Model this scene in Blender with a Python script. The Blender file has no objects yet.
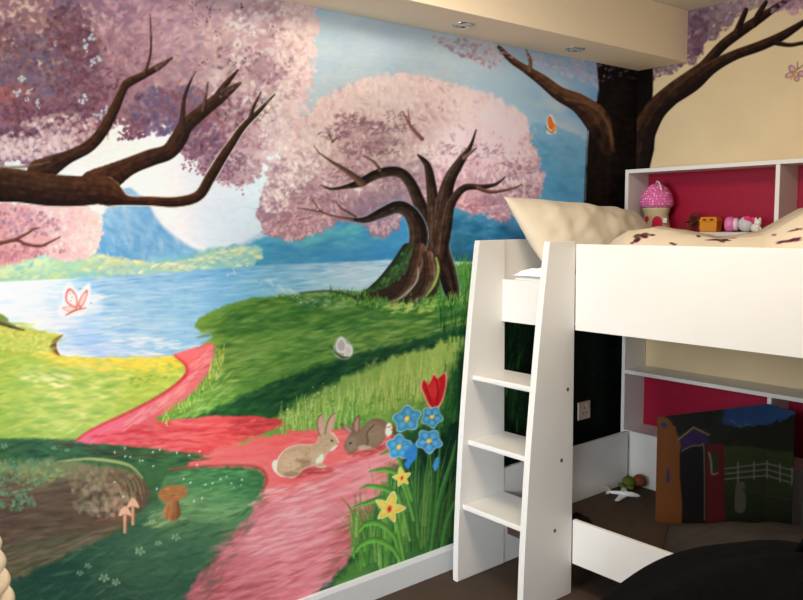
# Child's bedroom with a hand-painted lakeside mural, a white loft bed and a bookcase
import numpy as np, math
# ---------------------------------------------------------------- mural painter
# Paints the two decorated walls on small rasters.  The design frame of the
# mural is 803 x 600 units with a margin; S samples per unit.
S = 2.0
MX, MY = 60, 40                       # margin left / top (design units)
DW, DH = 760, 720
CW, CH = int(DW*S), int(DH*S)
rng = np.random.default_rng(7)

class Canvas:
    def __init__(s, col):
        s.a = np.empty((CH, CW, 3), np.float32); s.a[:] = np.array(col, np.float32)
def T(p):
    p = np.asarray(p, np.float64)
    return (p + np.array([MX, MY]))*S
def up(grid, h, w):
    gh, gw = grid.shape
    y = np.linspace(0, gh-1.001, h); x = np.linspace(0, gw-1.001, w)
    y0 = y.astype(int); x0 = x.astype(int)
    fy = (y-y0)[:, None]; fx = (x-x0)[None]
    fy = fy*fy*(3-2*fy); fx = fx*fx*(3-2*fx)
    g = grid
    a = g[y0][:, x0]; b = g[y0][:, x0+1]; c = g[y0+1][:, x0]; d = g[y0+1][:, x0+1]
    return ((a*(1-fx)+b*fx)*(1-fy)+(c*(1-fx)+d*fx)*fy).astype(np.float32)
def fbm(cell, octs=3, ax=1.0, ay=1.0, seed=0):
    """0..1 noise over the whole canvas; cell = feature size in units"""
    r = np.random.default_rng(seed+100)
    o = np.zeros((CH, CW), np.float32); amp = 1; tot = 0
    for k in range(octs):
        c = cell/2**k
        gh = max(3, int(DH/(c*ay))+2); gw = max(3, int(DW/(c*ax))+2)
        o += amp*up(r.random((gh, gw)), CH, CW); tot += amp; amp *= .55
    o /= tot
    return np.clip((o-.5)*1.7+.5, 0, 1)
_nz = {}
def nz(cell, octs=3, ax=1, ay=1, seed=0):
    k = (cell, octs, ax, ay, seed)
    if k not in _nz: _nz[k] = fbm(cell, octs, ax, ay, seed)
    return _nz[k]
def smooth(pts, closed=True, n=6):
    P = np.asarray(pts, np.float64); m = len(P); out = []
    rngk = range(m if closed else m-1)
    for i in rngk:
        if closed: a, b, c, d = P[i-1], P[i], P[(i+1) % m], P[(i+2) % m]
        else: a, b, c, d = P[max(i-1, 0)], P[i], P[i+1], P[min(i+2, m-1)]
        for t in np.arange(n)/n:
            out.append(.5*((2*b)+(c-a)*t+(2*a-5*b+4*c-d)*t*t+(3*b-a-3*c+d)*t**3))
    if not closed: out.append(P[-1])
    return np.array(out)
def box(q, pad):
    x0 = int(max(0, q[:, 0].min()-pad)); x1 = int(min(CW, q[:, 0].max()+pad+1))
    y0 = int(max(0, q[:, 1].min()-pad)); y1 = int(min(CH, q[:, 1].max()+pad+1))
    return x0, x1, y0, y1
def cover(pts, soft=.7, rough=0, cell=6, sm=True, seed=1):
    """coverage mask of a closed outline -> (window, mask)"""
    q = T(smooth(pts) if sm else pts)
    pad = (soft+rough*1.2)*S+2
    x0, x1, y0, y1 = box(q, pad)
    if x1 <= x0 or y1 <= y0: return None
    X, Y = np.meshgrid(np.arange(x0, x1)+.5, np.arange(y0, y1)+.5)
    X = X.astype(np.float32); Y = Y.astype(np.float32)
    D = np.full(X.shape, 1e9, np.float32); ins = np.zeros(X.shape, bool)
    n = len(q)
    for i in range(n):
        ax, ay = q[i]; bx, by = q[(i+1) % n]
        dx, dy = bx-ax, by-ay; L = dx*dx+dy*dy
        if L < 1e-9: continue
        t = np.clip(((X-ax)*dx+(Y-ay)*dy)/L, 0, 1)
        np.minimum(D, (X-ax-t*dx)**2+(Y-ay-t*dy)**2, out=D)
        if abs(dy) > 1e-9:
            c = (Y >= min(ay, by)) & (Y < max(ay, by))
            ins ^= c & (X < ax+(Y-ay)*dx/dy)
    D = np.sqrt(D); D = np.where(ins, D, -D)/S
    if rough: D = D+(nz(cell, 3, 1, 1, seed)[y0:y1, x0:x1]-.5)*2*rough
    return (slice(y0, y1), slice(x0, x1)), np.clip(.5+D/(2*soft), 0, 1)
def mix(cv, win, m, col):
    v = cv.a[win]
    c = np.asarray(col, np.float32)
    v += (c-v)*m[..., None]
def poly(cv, pts, col, soft=.7, rough=0, cell=6, alpha=1, sm=True, seed=1):
    r = cover(pts, soft, rough, cell, sm, seed)
    if r: mix(cv, r[0], r[1]*alpha, col)
def grad(cv, pts, stops, p0, p1, soft=.7, rough=0, cell=6, alpha=1, sm=True, tex=0, tc=(12, 3, 1), seed=1):
    """outline filled with a gradient running from p0 to p1 plus streaky texture"""
    r = cover(pts, soft, rough, cell, sm, seed)
    if not r: return
    (ys, xs), m = r
    X, Y = np.meshgrid(np.arange(xs.start, xs.stop)/S-MX, np.arange(ys.start, ys.stop)/S-MY)
    d = np.array(p1, float)-np.array(p0, float)
    t = ((X-p0[0])*d[0]+(Y-p0[1])*d[1])/(d@d)
    if tex: t = t+(nz(tc[0], 3, tc[1], tc[2], seed+5)[ys, xs]-.5)*tex
    ts = [s[0] for s in stops]
    col = np.stack([np.interp(t, ts, [s[1][k] for s in stops]) for k in range(3)], -1).astype(np.float32)
    mix(cv, (ys, xs), m*alpha, col)
def inside(pts):
    q = np.asarray(pts, float)
    def f(x, y):
        c = False; n = len(q)
        for i in range(n):
            ax, ay = q[i]; bx, by = q[(i+1) % n]
            if (ay > y) != (by > y) and x < ax+(y-ay)*(bx-ax)/(by-ay): c = not c
        return c
    return f
def dab(cv, x, y, a, b, ang, col, alpha=1, hard=2.0, dry=0.0):
    cx, cy = (x+MX)*S, (y+MY)*S; a *= S; b *= S
    R = max(a, b)+2
    x0 = int(max(0, cx-R)); x1 = int(min(CW, cx+R+1)); y0 = int(max(0, cy-R)); y1 = int(min(CH, cy+R+1))
    if x1 <= x0 or y1 <= y0: return
    X = np.arange(x0, x1, dtype=np.float32)[None]-cx+.5; Y = np.arange(y0, y1, dtype=np.float32)[:, None]-cy+.5
    c, s = math.cos(ang), math.sin(ang)
    u = (X*c+Y*s)/a; v = (Y*c-X*s)/b
    m = np.clip((1-np.sqrt(u*u+v*v))*hard, 0, 1)*alpha
    if dry: m = m*np.clip(1.6-dry*2*rng.random()-dry*2*np.abs(np.sin(v*7+rng.random()*6)), 0, 1)
    mix(cv, (slice(y0, y1), slice(x0, x1)), m, col)
def jit(col, k):
    col = np.array(col, float)
    return col+rng.normal(0, k, 3)*.5+rng.normal(0, k)
def dabs(cv, pts, n, cols, size=(1, 3), asp=1.6, ang=0, dang=.5, alpha=(.5, .9), hard=2, jitter=8, cond=None, dry=0):
    pts = smooth(pts) if len(pts) > 3 else np.array(pts, float)
    f = inside(pts); lo = pts.min(0); hi = pts.max(0); k = 0; tries = 0
    while k < n and tries < n*8:
        tries += 1
        x = lo[0]+(hi[0]-lo[0])*rng.random(); y = lo[1]+(hi[1]-lo[1])*rng.random()
        if not f(x, y): continue
        if cond and rng.random() > cond(x, y): continue
        c = cols[rng.integers(len(cols))]; r = size[0]+(size[1]-size[0])*rng.random()
        a = ang(x, y) if callable(ang) else ang
        dab(cv, x, y, r*asp, r, a+rng.normal(0, dang), jit(c, jitter), alpha[0]+(alpha[1]-alpha[0])*rng.random(), hard, dry)
        k += 1
def limb(cv, pts, w, col=(48, 30, 22), hi=(96, 62, 40), lo=(22, 14, 12), n=6, soft=.6, side=1, tex=.9, rim=None):
    """a tapering painted branch with lit and dark sides and bark streaks"""
    P = smooth(np.column_stack([np.array(pts, float), np.array(w, float)]), False, n)
    q = T(P[:, :2]); r = P[:, 2]*.5*S
    x0, x1, y0, y1 = box(q, r.max()+3*S)
    if x1 <= x0 or y1 <= y0: return
    X, Y = np.meshgrid(np.arange(x0, x1)+.5, np.arange(y0, y1)+.5)
    B = np.full(X.shape, 1e9); U = np.zeros(X.shape); A = np.zeros(X.shape); acc = 0
    for i in range(len(q)-1):
        d = q[i+1]-q[i]; L = math.hypot(*d)
        if L < 1e-6: continue
        t = ((X-q[i, 0])*d[0]+(Y-q[i, 1])*d[1])/L/L
        tc = np.clip(t, 0, 1)
        ex = X-q[i, 0]-tc*d[0]; ey = Y-q[i, 1]-tc*d[1]
        rad = r[i]+(r[i+1]-r[i])*tc
        dd = np.hypot(ex, ey)-rad
        k = dd < B
        B = np.where(k, dd, B)
        sg = (d[0]*ey-d[1]*ex)/L/np.maximum(rad, .5)
        U = np.where(k, sg, U); A = np.where(k, acc+tc*L, A); acc += L
    B /= S
    win = (slice(y0, y1), slice(x0, x1))
    if rim is not None: mix(cv, win, np.clip(1.0-(B-.2)/1.6, 0, 1)*(B > 0)*.8, rim)
    m = np.clip(.5-B/(2*soft), 0, 1)
    seed = int(abs(pts[0][0])*7+abs(pts[0][1])) % 50
    st = np.sin(U*9+A*.02+seed)*.5+np.sin(U*17-A*.035+seed*2)*.35+(nz(5, 2, 1, 1, 3)[win]-.5)*1.6
    sh = np.clip(-U*side, -1, 1)
    c = np.array(col, np.float32)[None, None]*np.ones(X.shape+(1,), np.float32)
    k1 = np.clip(sh*.6+.1+st*.35*tex, 0, 1)[..., None]; k2 = np.clip(-sh*.8+.0-st*.25*tex, 0, 1)[..., None]
    c = c*(1-k1)+np.array(hi)*k1; c = c*(1-k2)+np.array(lo)*k2
    mix(cv, win, m, c)
def blade(cv, x, y, h, lean, w, col, alpha=.9):
    """one painted grass blade rooted at x, y"""
    pts = [(x, y), (x+lean*.25, y-h*.5), (x+lean, y-h)]
    P = smooth(pts, False, 5)
    q = T(P); n = len(q)
    W = w*S*.5*np.linspace(1, .15, n)
    x0, x1, y0, y1 = box(q, W.max()+2)
    if x1 <= x0 or y1 <= y0: return
    X, Y = np.meshgrid(np.arange(x0, x1, dtype=np.float32)+.5, np.arange(y0, y1, dtype=np.float32)+.5)
    B = np.full(X.shape, 1e9, np.float32)
    for i in range(n-1):
        d = q[i+1]-q[i]; L = d@d
        t = np.clip(((X-q[i, 0])*d[0]+(Y-q[i, 1])*d[1])/max(L, 1e-6), 0, 1)
        B = np.minimum(B, np.hypot(X-q[i, 0]-t*d[0], Y-q[i, 1]-t*d[1])-(W[i]+(W[i+1]-W[i])*t))
    mix(cv, (slice(y0, y1), slice(x0, x1)), np.clip(.5-B/1.2, 0, 1)*alpha, col)
def leafstroke(cv, pts, w, col, hi=None):
    limb(cv, pts, w, col, hi or tuple(min(255, c*1.35) for c in col), tuple(c*.6 for c in col), 6, .5, 1, .35)

def desat(cv, pts, k):
    r = cover(pts, 4)
    v = cv.a[r[0]]; g = v @ np.array([.3, .59, .11], np.float32)
    v += (g[..., None]-v)*(r[1]*k)[..., None]

def paint_left():
    cv = Canvas((170, 198, 218))
    A = cv.a
    ALL = [(-60, -40), (700, -40), (700, 680), (-60, 680)]
    # ---- sky
    grad(cv, ALL, [(0, (238, 240, 238)), (.3, (240, 240, 234)), (.42, (160, 196, 224)), (.55, (184, 205, 214)), (.8, (172, 196, 206)), (1, (118, 165, 196))],
         (-40, 160), (620, 90), sm=False, tex=.12, tc=(50, 2, 1))
    dabs(cv, [(300, -5), (600, 60), (600, 140), (430, 100), (300, 120)], 260, [(150, 188, 218), (196, 212, 218), (182, 204, 214), (168, 196, 212)], (5, 11), 2.4, .2, .3, (.08, .22), 1.2, 4)
    dabs(cv, [(545, 75), (590, 95), (590, 150), (550, 122), (530, 110)], 50, [(200, 210, 210), (186, 202, 206)], (4, 8), 2, .3, .3, (.15, .35), 1.2, 4)
    # ---- moon and glow
    dab(cv, 170, 160, 150, 110, 0, (250, 249, 243), .85, 1.3)
    th = np.linspace(0, 2*np.pi, 40, endpoint=False)
    grad(cv, [(213+78*math.cos(t), 170+78*math.sin(t)) for t in th], [(0, (253, 251, 244)), (.55, (236, 242, 244)), (1, (196, 219, 232))], (150, 140), (262, 250), soft=1.6, tex=.1, sm=False)
    # ---- left blue peak
    pk = [(60, 262), (92, 256), (100, 236), (104, 215), (112, 200), (120, 190), (130, 188), (140, 194), (152, 207), (166, 224), (184, 240), (200, 250), (222, 256), (240, 262), (240, 285), (60, 285)]
    grad(cv, pk, [(0, (160, 205, 230)), (.25, (112, 176, 222)), (.7, (88, 156, 208)), (1, (128, 186, 218))], (115, 188), (150, 270), 1.2, 1, 5, tex=.35, tc=(14, 1, 2))
    dabs(cv, [(108, 205), (128, 196), (190, 250), (150, 262), (98, 250)], 240, [(76, 146, 202), (130, 186, 224), (104, 168, 214), (160, 204, 228)], (1.5, 4), 3.2, .95, .45, (.12, .4), 1.5, 5)
    # pale rim of moon over the peak
    limb(cv, [(150, 204), (160, 219), (176, 234), (194, 246), (210, 249), (226, 244)], [2, 5, 6, 5, 3, 2], (232, 240, 244), (246, 248, 246), (206, 226, 238), soft=2.2)
    # ---- middle hills, blue-teal, behind fairy spot to the centre tree
    grad(cv, [(150, 262), (190, 256), (225, 248), (250, 243), (275, 236), (330, 222), (460, 200), (600, 170), (600, 300), (150, 300)],
         [(0, (116, 186, 206)), (.4, (76, 160, 192)), (1, (62, 140, 186))], (200, 225), (330, 268), 1.5, 2, 8, tex=.4, tc=(26, 3, 1))
    dabs(cv, [(298, 236), (330, 226), (372, 225), (385, 240), (340, 250), (300, 246)], 120, [(86, 178, 184), (104, 190, 190), (80, 166, 186)], (2, 5), 3, -.25, .3, (.15, .4), 1.4, 5)
    dabs(cv, [(232, 250), (300, 240), (392, 240), (410, 262), (240, 266)], 200, [(58, 136, 184), (72, 152, 190), (90, 164, 194), (54, 128, 176)], (2, 4.5), 3.4, -.04, .15, (.15, .45), 1.4, 5)
    dabs(cv, [(196, 252), (230, 246), (250, 250), (240, 264), (196, 266)], 100, [(150, 200, 190), (120, 184, 190), (196, 216, 180)], (1.5, 4), 2.6, -.25, .3, (.2, .5), 1.5, 6)
    # ---- right blue mountain
    grad(cv, [(436, 240), (450, 180), (505, 140), (520, 127), (535, 123), (552, 126), (572, 132), (600, 146), (640, 150), (640, 330), (440, 330)],
         [(0, (118, 162, 186)), (.3, (92, 150, 182)), (.62, (74, 138, 174)), (.85, (48, 108, 142)), (1, (28, 78, 104))], (548, 122), (520, 262), 1.5, 1, 8, tex=.15, tc=(30, 2, 1))
    dabs(cv, [(440, 215), (520, 140), (590, 150), (590, 210), (500, 240), (450, 240)], 260, [(84, 146, 182), (100, 158, 188), (70, 132, 170), (58, 120, 160)], (2.5, 6), 2.4, .2, .6, (.1, .3), 1.3, 5)
    dabs(cv, [(452, 218), (498, 226), (520, 240), (505, 262), (462, 250)], 120, [(22, 74, 108), (30, 92, 128), (44, 112, 156)], (2, 5), 2.4, .1, .4, (.2, .5), 1.3, 4)
    # ---- far shore
    sh = [(-60, 262), (0, 258), (40, 256), (90, 254), (120, 258), (150, 262), (180, 262), (215, 252), (250, 246), (262, 250), (250, 266), (200, 271), (110, 278), (0, 283), (-60, 285)]
    grad(cv, sh, [(0, (222, 228, 178)), (.5, (176, 208, 168)), (1, (140, 196, 196))], (60, 254), (64, 282), 1.5, 2.5, 6, tex=.7, tc=(16, 2, 1))
    dabs(cv, sh, 420, [(232, 232, 172), (196, 214, 150), (150, 200, 180), (128, 188, 196), (214, 224, 160), (160, 204, 190)], (1, 3), 2.4, -.05, .35, (.25, .7), 1.8, 6)
    dabs(cv, [(150, 263), (185, 262), (215, 254), (245, 247), (250, 250), (215, 262), (180, 270)], 90, [(226, 228, 180), (206, 220, 180), (150, 196, 190)], (.8, 2), 3, -.25, .3, (.3, .7), 1.8, 5)
    # ---- lake
    lk = [(-60, 284), (0, 282), (110, 277), (200, 270), (250, 266), (320, 263), (400, 260), (470, 262), (600, 262), (600, 330), (360, 330), (240, 350), (190, 380), (-60, 380)]
    grad(cv, lk, [(0, (254, 253, 250)), (.11, (250, 251, 250)), (.24, (182, 214, 234)), (.4, (134, 188, 224)), (.58, (122, 182, 220)), (.72, (130, 184, 214)), (.86, (152, 196, 216)), (1, (178, 208, 220))],
         (20, 320), (375, 296), 1.0, tex=.16, tc=(30, 4, 1), sm=False)
    dabs(cv, [(60, 283), (245, 270), (300, 268), (340, 268), (290, 292), (215, 300), (190, 352), (90, 354), (60, 320)], 900,
         [(110, 172, 216), (150, 200, 230), (96, 160, 208), (176, 214, 234), (128, 186, 222)], (.7, 2), 9, -.05, .05, (.15, .5), 1.6, 4)
    dabs(cv, [(0, 286), (70, 284), (100, 300), (60, 335), (0, 320)], 240, [(255, 254, 250), (248, 250, 250), (216, 234, 244)], (1, 3), 6, -.05, .05, (.2, .6), 1.4, 3)
    dabs(cv, [(55, 338), (190, 340), (180, 353), (80, 355)], 120, [(222, 238, 246), (160, 206, 232), (245, 248, 250)], (.7, 1.6), 7, .02, .05, (.3, .6), 1.6, 3)
    dabs(cv, [(340, 264), (400, 262), (392, 282), (330, 292), (300, 290)], 160, [(190, 214, 224), (210, 226, 230), (156, 198, 218), (170, 206, 222)], (.7, 1.8), 6, -.1, .08, (.25, .6), 1.6, 3)
    dabs(cv, [(90, 283), (245, 268), (390, 262), (390, 266), (245, 274), (90, 290)], 110, [(84, 150, 204), (100, 164, 212)], (.6, 1.2), 9, -.06, .04, (.2, .45), 1.6, 3)
    # ---- right hill
    hill = [(196, 322), (206, 314), (230, 304), (262, 297), (300, 293), (335, 292), (370, 290), (400, 284), (430, 282), (450, 268), (480, 262), (600, 256), (700, 256), (700, 620), (240, 620), (60, 470), (70, 440), (150, 400), (185, 368), (200, 350), (212, 335), (198, 330)]
    grad(cv, hill, [(0, (106, 146, 62)), (.3, (96, 138, 60)), (.6, (60, 106, 48)), (.8, (34, 74, 42)), (1, (20, 52, 34))], (250, 290), (430, 480), 1.0, 1.2, 5, tex=.5, tc=(30, 4, 1.2))
    dabs(cv, [(205, 318), (300, 296), (400, 290), (470, 300), (465, 340), (330, 382), (240, 408), (180, 425), (214, 370)], 1500,
         [(70, 116, 48), (120, 156, 64), (92, 138, 54), (50, 96, 44), (150, 176, 86), (84, 126, 50)], (.9, 3), 5, -.22, .18, (.15, .55), 1.5, 7)
    dabs(cv, [(210, 318), (280, 298), (400, 292), (470, 298), (468, 318), (350, 330), (230, 334)], 420, [(44, 86, 40), (58, 104, 44), (40, 96, 50)], (1, 3), 5, -.12, .15, (.15, .45), 1.5, 6)
    dabs(cv, [(300, 292), (372, 288), (374, 300), (340, 308), (302, 304)], 110, [(176, 200, 168), (150, 182, 140), (110, 150, 90)], (1, 2.6), 2.4, -.05, .3, (.15, .4), 1.5, 6)
    dabs(cv, [(225, 345), (330, 325), (460, 320), (400, 345), (300, 365), (225, 385)], 300, [(140, 168, 84), (124, 158, 70), (162, 184, 102)], (1, 2.4), 6, -.22, .12, (.15, .45), 1.5, 6)
    # dark sweep of shadow
    dk = [(170, 424), (230, 402), (290, 376), (350, 356), (420, 340), (478, 326), (478, 346), (400, 360), (340, 380), (296, 402), (268, 424), (240, 428)]
    grad(cv, dk, [(0, (48, 92, 42)), (1, (26, 64, 40))], (240, 370), (330, 400), 3.5, 3, 8, tex=.4)
    dabs(cv, dk, 380, [(26, 62, 40), (36, 78, 44), (20, 54, 38), (56, 100, 50)], (1, 3), 5, -.38, .15, (.2, .6), 1.5, 5)
    # left part of the hill above the path is brighter
    dabs(cv, [(160, 424), (200, 395), (216, 368), (236, 376), (230, 400), (196, 416)], 200, [(116, 152, 62), (140, 170, 80), (84, 128, 52), (176, 190, 110)], (.9, 2.4), 4, -.5, .25, (.25, .6), 1.6, 6)
    # ---- light grass tuft
    tuft = [(276, 428), (290, 412), (330, 388), (370, 366), (420, 352), (474, 340), (480, 430), (430, 424), (380, 430), (330, 428)]
    grad(cv, tuft, [(0, (150, 172, 86)), (.6, (130, 160, 76)), (1, (84, 128, 52))], (360, 360), (380, 428), 3, 5, 8, tex=.5, tc=(10, 1, 4))
    dabs(cv, [(276, 430), (330, 400), (430, 398), (470, 404), (470, 426), (380, 430)], 360, [(92, 138, 54), (72, 122, 48), (124, 158, 70)], (1, 2.6), 2.6, -.05, .4, (.25, .6), 1.6, 6)
    for k in range(900):
        x = 280+rng.random()*192; y0 = np.interp(x, [280, 330, 370, 420, 472], [418, 398, 380, 366, 356])
        y = y0+rng.random()*38
        blade(cv, x, y, 7+rng.random()*12, rng.normal(1.0, 1.8), .9+rng.random()*.9, jit([(172, 190, 100), (150, 174, 86), (190, 202, 120), (116, 152, 66)][rng.integers(4)], 7), .3+rng.random()*.5)
    dabs(cv, [(262, 428), (300, 400), (340, 386), (330, 410), (300, 430)], 70, [(216, 206, 80), (200, 210, 120), (230, 224, 140)], (.5, 1.1), 1.2, 0, 1, (.5, .9), 2, 8)
    dabs(cv, [(300, 400), (330, 380), (440, 400), (440, 422), (330, 424)], 60, [(220, 220, 150), (206, 200, 90)], (.4, .8), 1.2, 0, 1, (.4, .8), 2, 8)
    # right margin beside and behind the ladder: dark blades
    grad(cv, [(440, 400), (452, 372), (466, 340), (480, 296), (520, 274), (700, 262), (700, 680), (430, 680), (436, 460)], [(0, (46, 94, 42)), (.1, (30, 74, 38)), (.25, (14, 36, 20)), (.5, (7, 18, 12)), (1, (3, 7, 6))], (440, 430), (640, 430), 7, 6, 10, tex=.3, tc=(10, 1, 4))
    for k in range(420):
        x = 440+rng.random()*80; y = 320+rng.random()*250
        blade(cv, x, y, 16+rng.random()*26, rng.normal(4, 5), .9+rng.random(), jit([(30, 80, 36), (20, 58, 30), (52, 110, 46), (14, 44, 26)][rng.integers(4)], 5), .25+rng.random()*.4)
    for k in range(170):
        x = 453+rng.random()*20; y = 270+rng.random()*40
        blade(cv, x, y, 8+rng.random()*14, rng.normal(0, 3), 1+rng.random(), jit([(70, 130, 60), (52, 110, 50), (96, 150, 76)][rng.integers(3)], 6), .4+rng.random()*.4)
    # ---- left meadow
    mead = [(-60, 318), (0, 322), (22, 327), (46, 332), (63, 335), (53, 342), (53, 350), (62, 355), (86, 357), (130, 358), (170, 356), (182, 353), (192, 362), (192, 378), (168, 400), (120, 424), (76, 442), (30, 441), (-60, 440)]
    grad(cv, mead, [(0, (196, 202, 84)), (.25, (222, 212, 96)), (.45, (176, 196, 80)), (.8, (166, 192, 78)), (1, (140, 178, 74))], (80, 326), (84, 442), .9, .8, 5, tex=.4, tc=(26, 4, 1.2))
    poly(cv, [(63, 335), (54, 339), (50, 346), (53, 353), (60, 356), (57, 349), (57, 342)], (112, 66, 34), .8)
    dabs(cv, [(0, 326), (60, 338), (52, 352), (80, 360), (180, 358), (186, 374), (160, 395), (100, 428), (0, 438)], 1100,
         [(206, 208, 92), (176, 198, 78), (150, 184, 72), (222, 220, 120), (190, 204, 96), (164, 190, 76)], (1, 3.2), 4.5, -.06, .2, (.15, .55), 1.5, 7)
    dabs(cv, [(44, 352), (90, 358), (178, 358), (170, 370), (80, 370), (40, 362)], 170, [(240, 220, 70), (232, 206, 76), (214, 206, 90)], (1, 2.4), 4, 0, .2, (.3, .7), 1.6, 6)
    dabs(cv, [(0, 326), (44, 334), (50, 350), (30, 356), (0, 350)], 150, [(226, 224, 128), (206, 206, 96), (236, 220, 120), (180, 190, 80)], (.8, 2.2), 2, 0, .6, (.3, .7), 1.7, 7)
    dabs(cv, [(0, 362), (60, 364), (120, 384), (90, 420), (0, 430)], 220, [(120, 168, 66), (136, 176, 70), (104, 154, 62)], (1.2, 3), 5, -.08, .15, (.15, .45), 1.5, 6)
    dabs(cv, [(26, 372), (70, 376), (70, 386), (30, 382)], 50, [(232, 230, 140), (220, 222, 130)], (1, 2.2), 4, .1, .15, (.2, .5), 1.5, 5)
    dabs(cv, [(130, 378), (165, 376), (160, 386), (128, 388)], 20, [(128, 160, 60), (112, 150, 56)], (.7, 1.4), 3, 0, .3, (.4, .7), 1.8, 6)
    poly(cv, [(-60, 300), (0, 314), (10, 322), (22, 330), (0, 324), (-60, 320)], (122, 150, 70), 1, .6)
    limb(cv, [(-30, 316), (0, 323), (12, 327), (24, 330)], [6, 4, 3, 1.5], (96, 70, 48), (130, 100, 70), (70, 50, 40))
    # ---- dark strip and bank, lower left
    low = [(-60, 438), (0, 438), (60, 439), (110, 442), (170, 450), (205, 452), (240, 448), (330, 470), (330, 600), (320, 680), (-60, 680)]
    grad(cv, low, [(0, (64, 104, 64)), (.5, (50, 88, 60)), (1, (40, 72, 56))], (120, 445), (160, 600), 1.2, 1, 6, tex=.4, tc=(30, 4, 1))
    dabs(cv, [(0, 441), (120, 447), (205, 454), (190, 466), (90, 462), (0, 466)], 320, [(40, 78, 54), (58, 98, 62), (76, 116, 70), (36, 70, 50)], (.9, 2.4), 5, .02, .15, (.25, .6), 1.6, 5)
    # brown bank
    bank = [(-60, 452), (0, 462), (40, 460), (80, 462), (115, 468), (138, 476), (152, 492), (140, 514), (120, 532), (80, 550), (40, 566), (0, 586), (-60, 610)]
    grad(cv, bank, [(0, (124, 132, 84)), (.14, (130, 106, 82)), (.45, (104, 80, 66)), (.7, (96, 76, 60)), (.88, (84, 86, 62)), (1, (50, 66, 52))], (60, 458), (86, 566), 3, 3, 8, tex=.45, tc=(34, 5, 1))
    dabs(cv, [(0, 480), (60, 480), (136, 490), (140, 512), (60, 556), (0, 580)], 700, [(98, 74, 60), (120, 92, 74), (82, 64, 54), (134, 106, 84), (72, 60, 50), (110, 84, 64)], (1, 2.8), 8, -.16, .12, (.15, .5), 1.5, 5)
    dabs(cv, [(0, 548), (60, 536), (110, 528), (90, 546), (0, 584)], 190, [(110, 104, 74), (86, 92, 62), (140, 122, 96), (70, 84, 58)], (.8, 2), 9, -.33, .1, (.2, .5), 1.5, 5)
    dabs(cv, [(0, 460), (56, 462), (60, 474), (30, 490), (36, 506), (0, 508)], 260, [(98, 140, 100), (120, 156, 110), (84, 128, 92), (140, 160, 110)], (.8, 2.4), 1.6, 0, .8, (.35, .8), 1.8, 7)
    dabs(cv, [(20, 466), (60, 468), (60, 480), (20, 482)], 90, [(160, 160, 96), (140, 146, 84)], (.8, 2), 1.8, 0, .8, (.35, .7), 1.8, 7)
    dabs(cv, [(70, 466), (120, 470), (138, 488), (120, 515), (80, 512), (72, 490)], 330, [(150, 124, 96), (176, 146, 116), (132, 116, 84), (118, 100, 78), (134, 132, 88)], (1.2, 3.4), 1.5, .4, .9, (.25, .65), 1.7, 7)
    dabs(cv, [(84, 486), (112, 484), (128, 500), (112, 512), (92, 508)], 50, [(186, 156, 128), (170, 140, 112)], (2, 4), 1.3, .6, .8, (.3, .6), 1.8, 6)
    limb(cv, [(58, 462), (86, 459), (110, 461), (130, 466), (142, 478)], [1, 2.5, 3, 2.5, 1.5], (176, 182, 112), (196, 198, 130), (140, 152, 92), soft=1.1)
    for k in range(40):
        blade(cv, 120+rng.random()*28, 488+rng.random()*12, 18+rng.random()*8, -16+rng.normal(0, 4), 1.1, jit([(92, 76, 56), (70, 66, 52), (140, 144, 96)][rng.integers(3)], 6), .5)
    # dark green foot, lower middle
    gl = [(60, 560), (120, 530), (150, 505), (190, 490), (262, 462), (280, 470), (240, 530), (196, 580), (180, 680), (-60, 680), (-60, 600), (0, 585)]
    grad(cv, gl, [(0, (90, 128, 84)), (.35, (58, 98, 72)), (1, (38, 70, 56))], (190, 480), (110, 590), 3, 3, 8, tex=.4, tc=(30, 4, 1))
    dabs(cv, gl, 700, [(44, 80, 62), (62, 104, 74), (36, 68, 54), (78, 118, 80), (52, 92, 66)], (1, 2.8), 7, -.35, .2, (.15, .5), 1.5, 5)
    dabs(cv, [(150, 512), (200, 490), (250, 480), (222, 502), (160, 528)], 260, [(110, 148, 92), (136, 164, 108), (88, 130, 82), (150, 172, 120)], (.9, 2.4), 5, -.3, .2, (.2, .55), 1.5, 6)
    for (x, y, r) in [(140, 551, 6), (158, 543, 4), (176, 537, 5), (104, 578, 6), (116, 582, 5), (88, 566, 4), (80, 573, 4), (54, 448, 3), (67, 450, 3), (4, 446, 4), (230, 483, 2.5), (152, 522, 4)]:
        for k in range(5):
            t = k*1.26+rng.random()*.4
            dab(cv, x+math.cos(t)*r*.65, y+math.sin(t)*r*.45, r*.42, r*.3, t, jit((138, 178, 142), 6), .6, 2)
        dab(cv, x, y, r*.3, r*.25, 0, (96, 140, 104), .7, 2)
    # ---- pink path, upper ribbon
    pth = [(172, 355), (186, 350), (200, 346), (212, 344), (214, 352), (212, 366), (200, 384), (184, 400), (168, 412), (156, 420), (180, 419), (215, 416), (262, 417), (281, 422), (268, 432), (244, 440), (226, 450), (205, 454), (160, 449), (110, 444), (76, 441), (96, 428), (130, 412), (160, 396), (182, 378), (186, 366), (180, 358)]
    grad(cv, pth, [(0, (226, 118, 120)), (.3, (222, 100, 104)), (.55, (224, 92, 94)), (.8, (206, 62, 66)), (1, (190, 70, 66))], (196, 350), (250, 446), .9, .8, 5, tex=.4, tc=(24, 4, 1.2))
    dabs(cv, [(196, 350), (210, 348), (208, 366), (190, 386), (160, 410), (120, 432), (90, 440), (140, 412), (184, 380)], 260, [(236, 140, 140), (240, 160, 156), (214, 90, 96), (230, 120, 122)], (.8, 2.2), 5, -.6, .15, (.25, .6), 1.6, 5)
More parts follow.
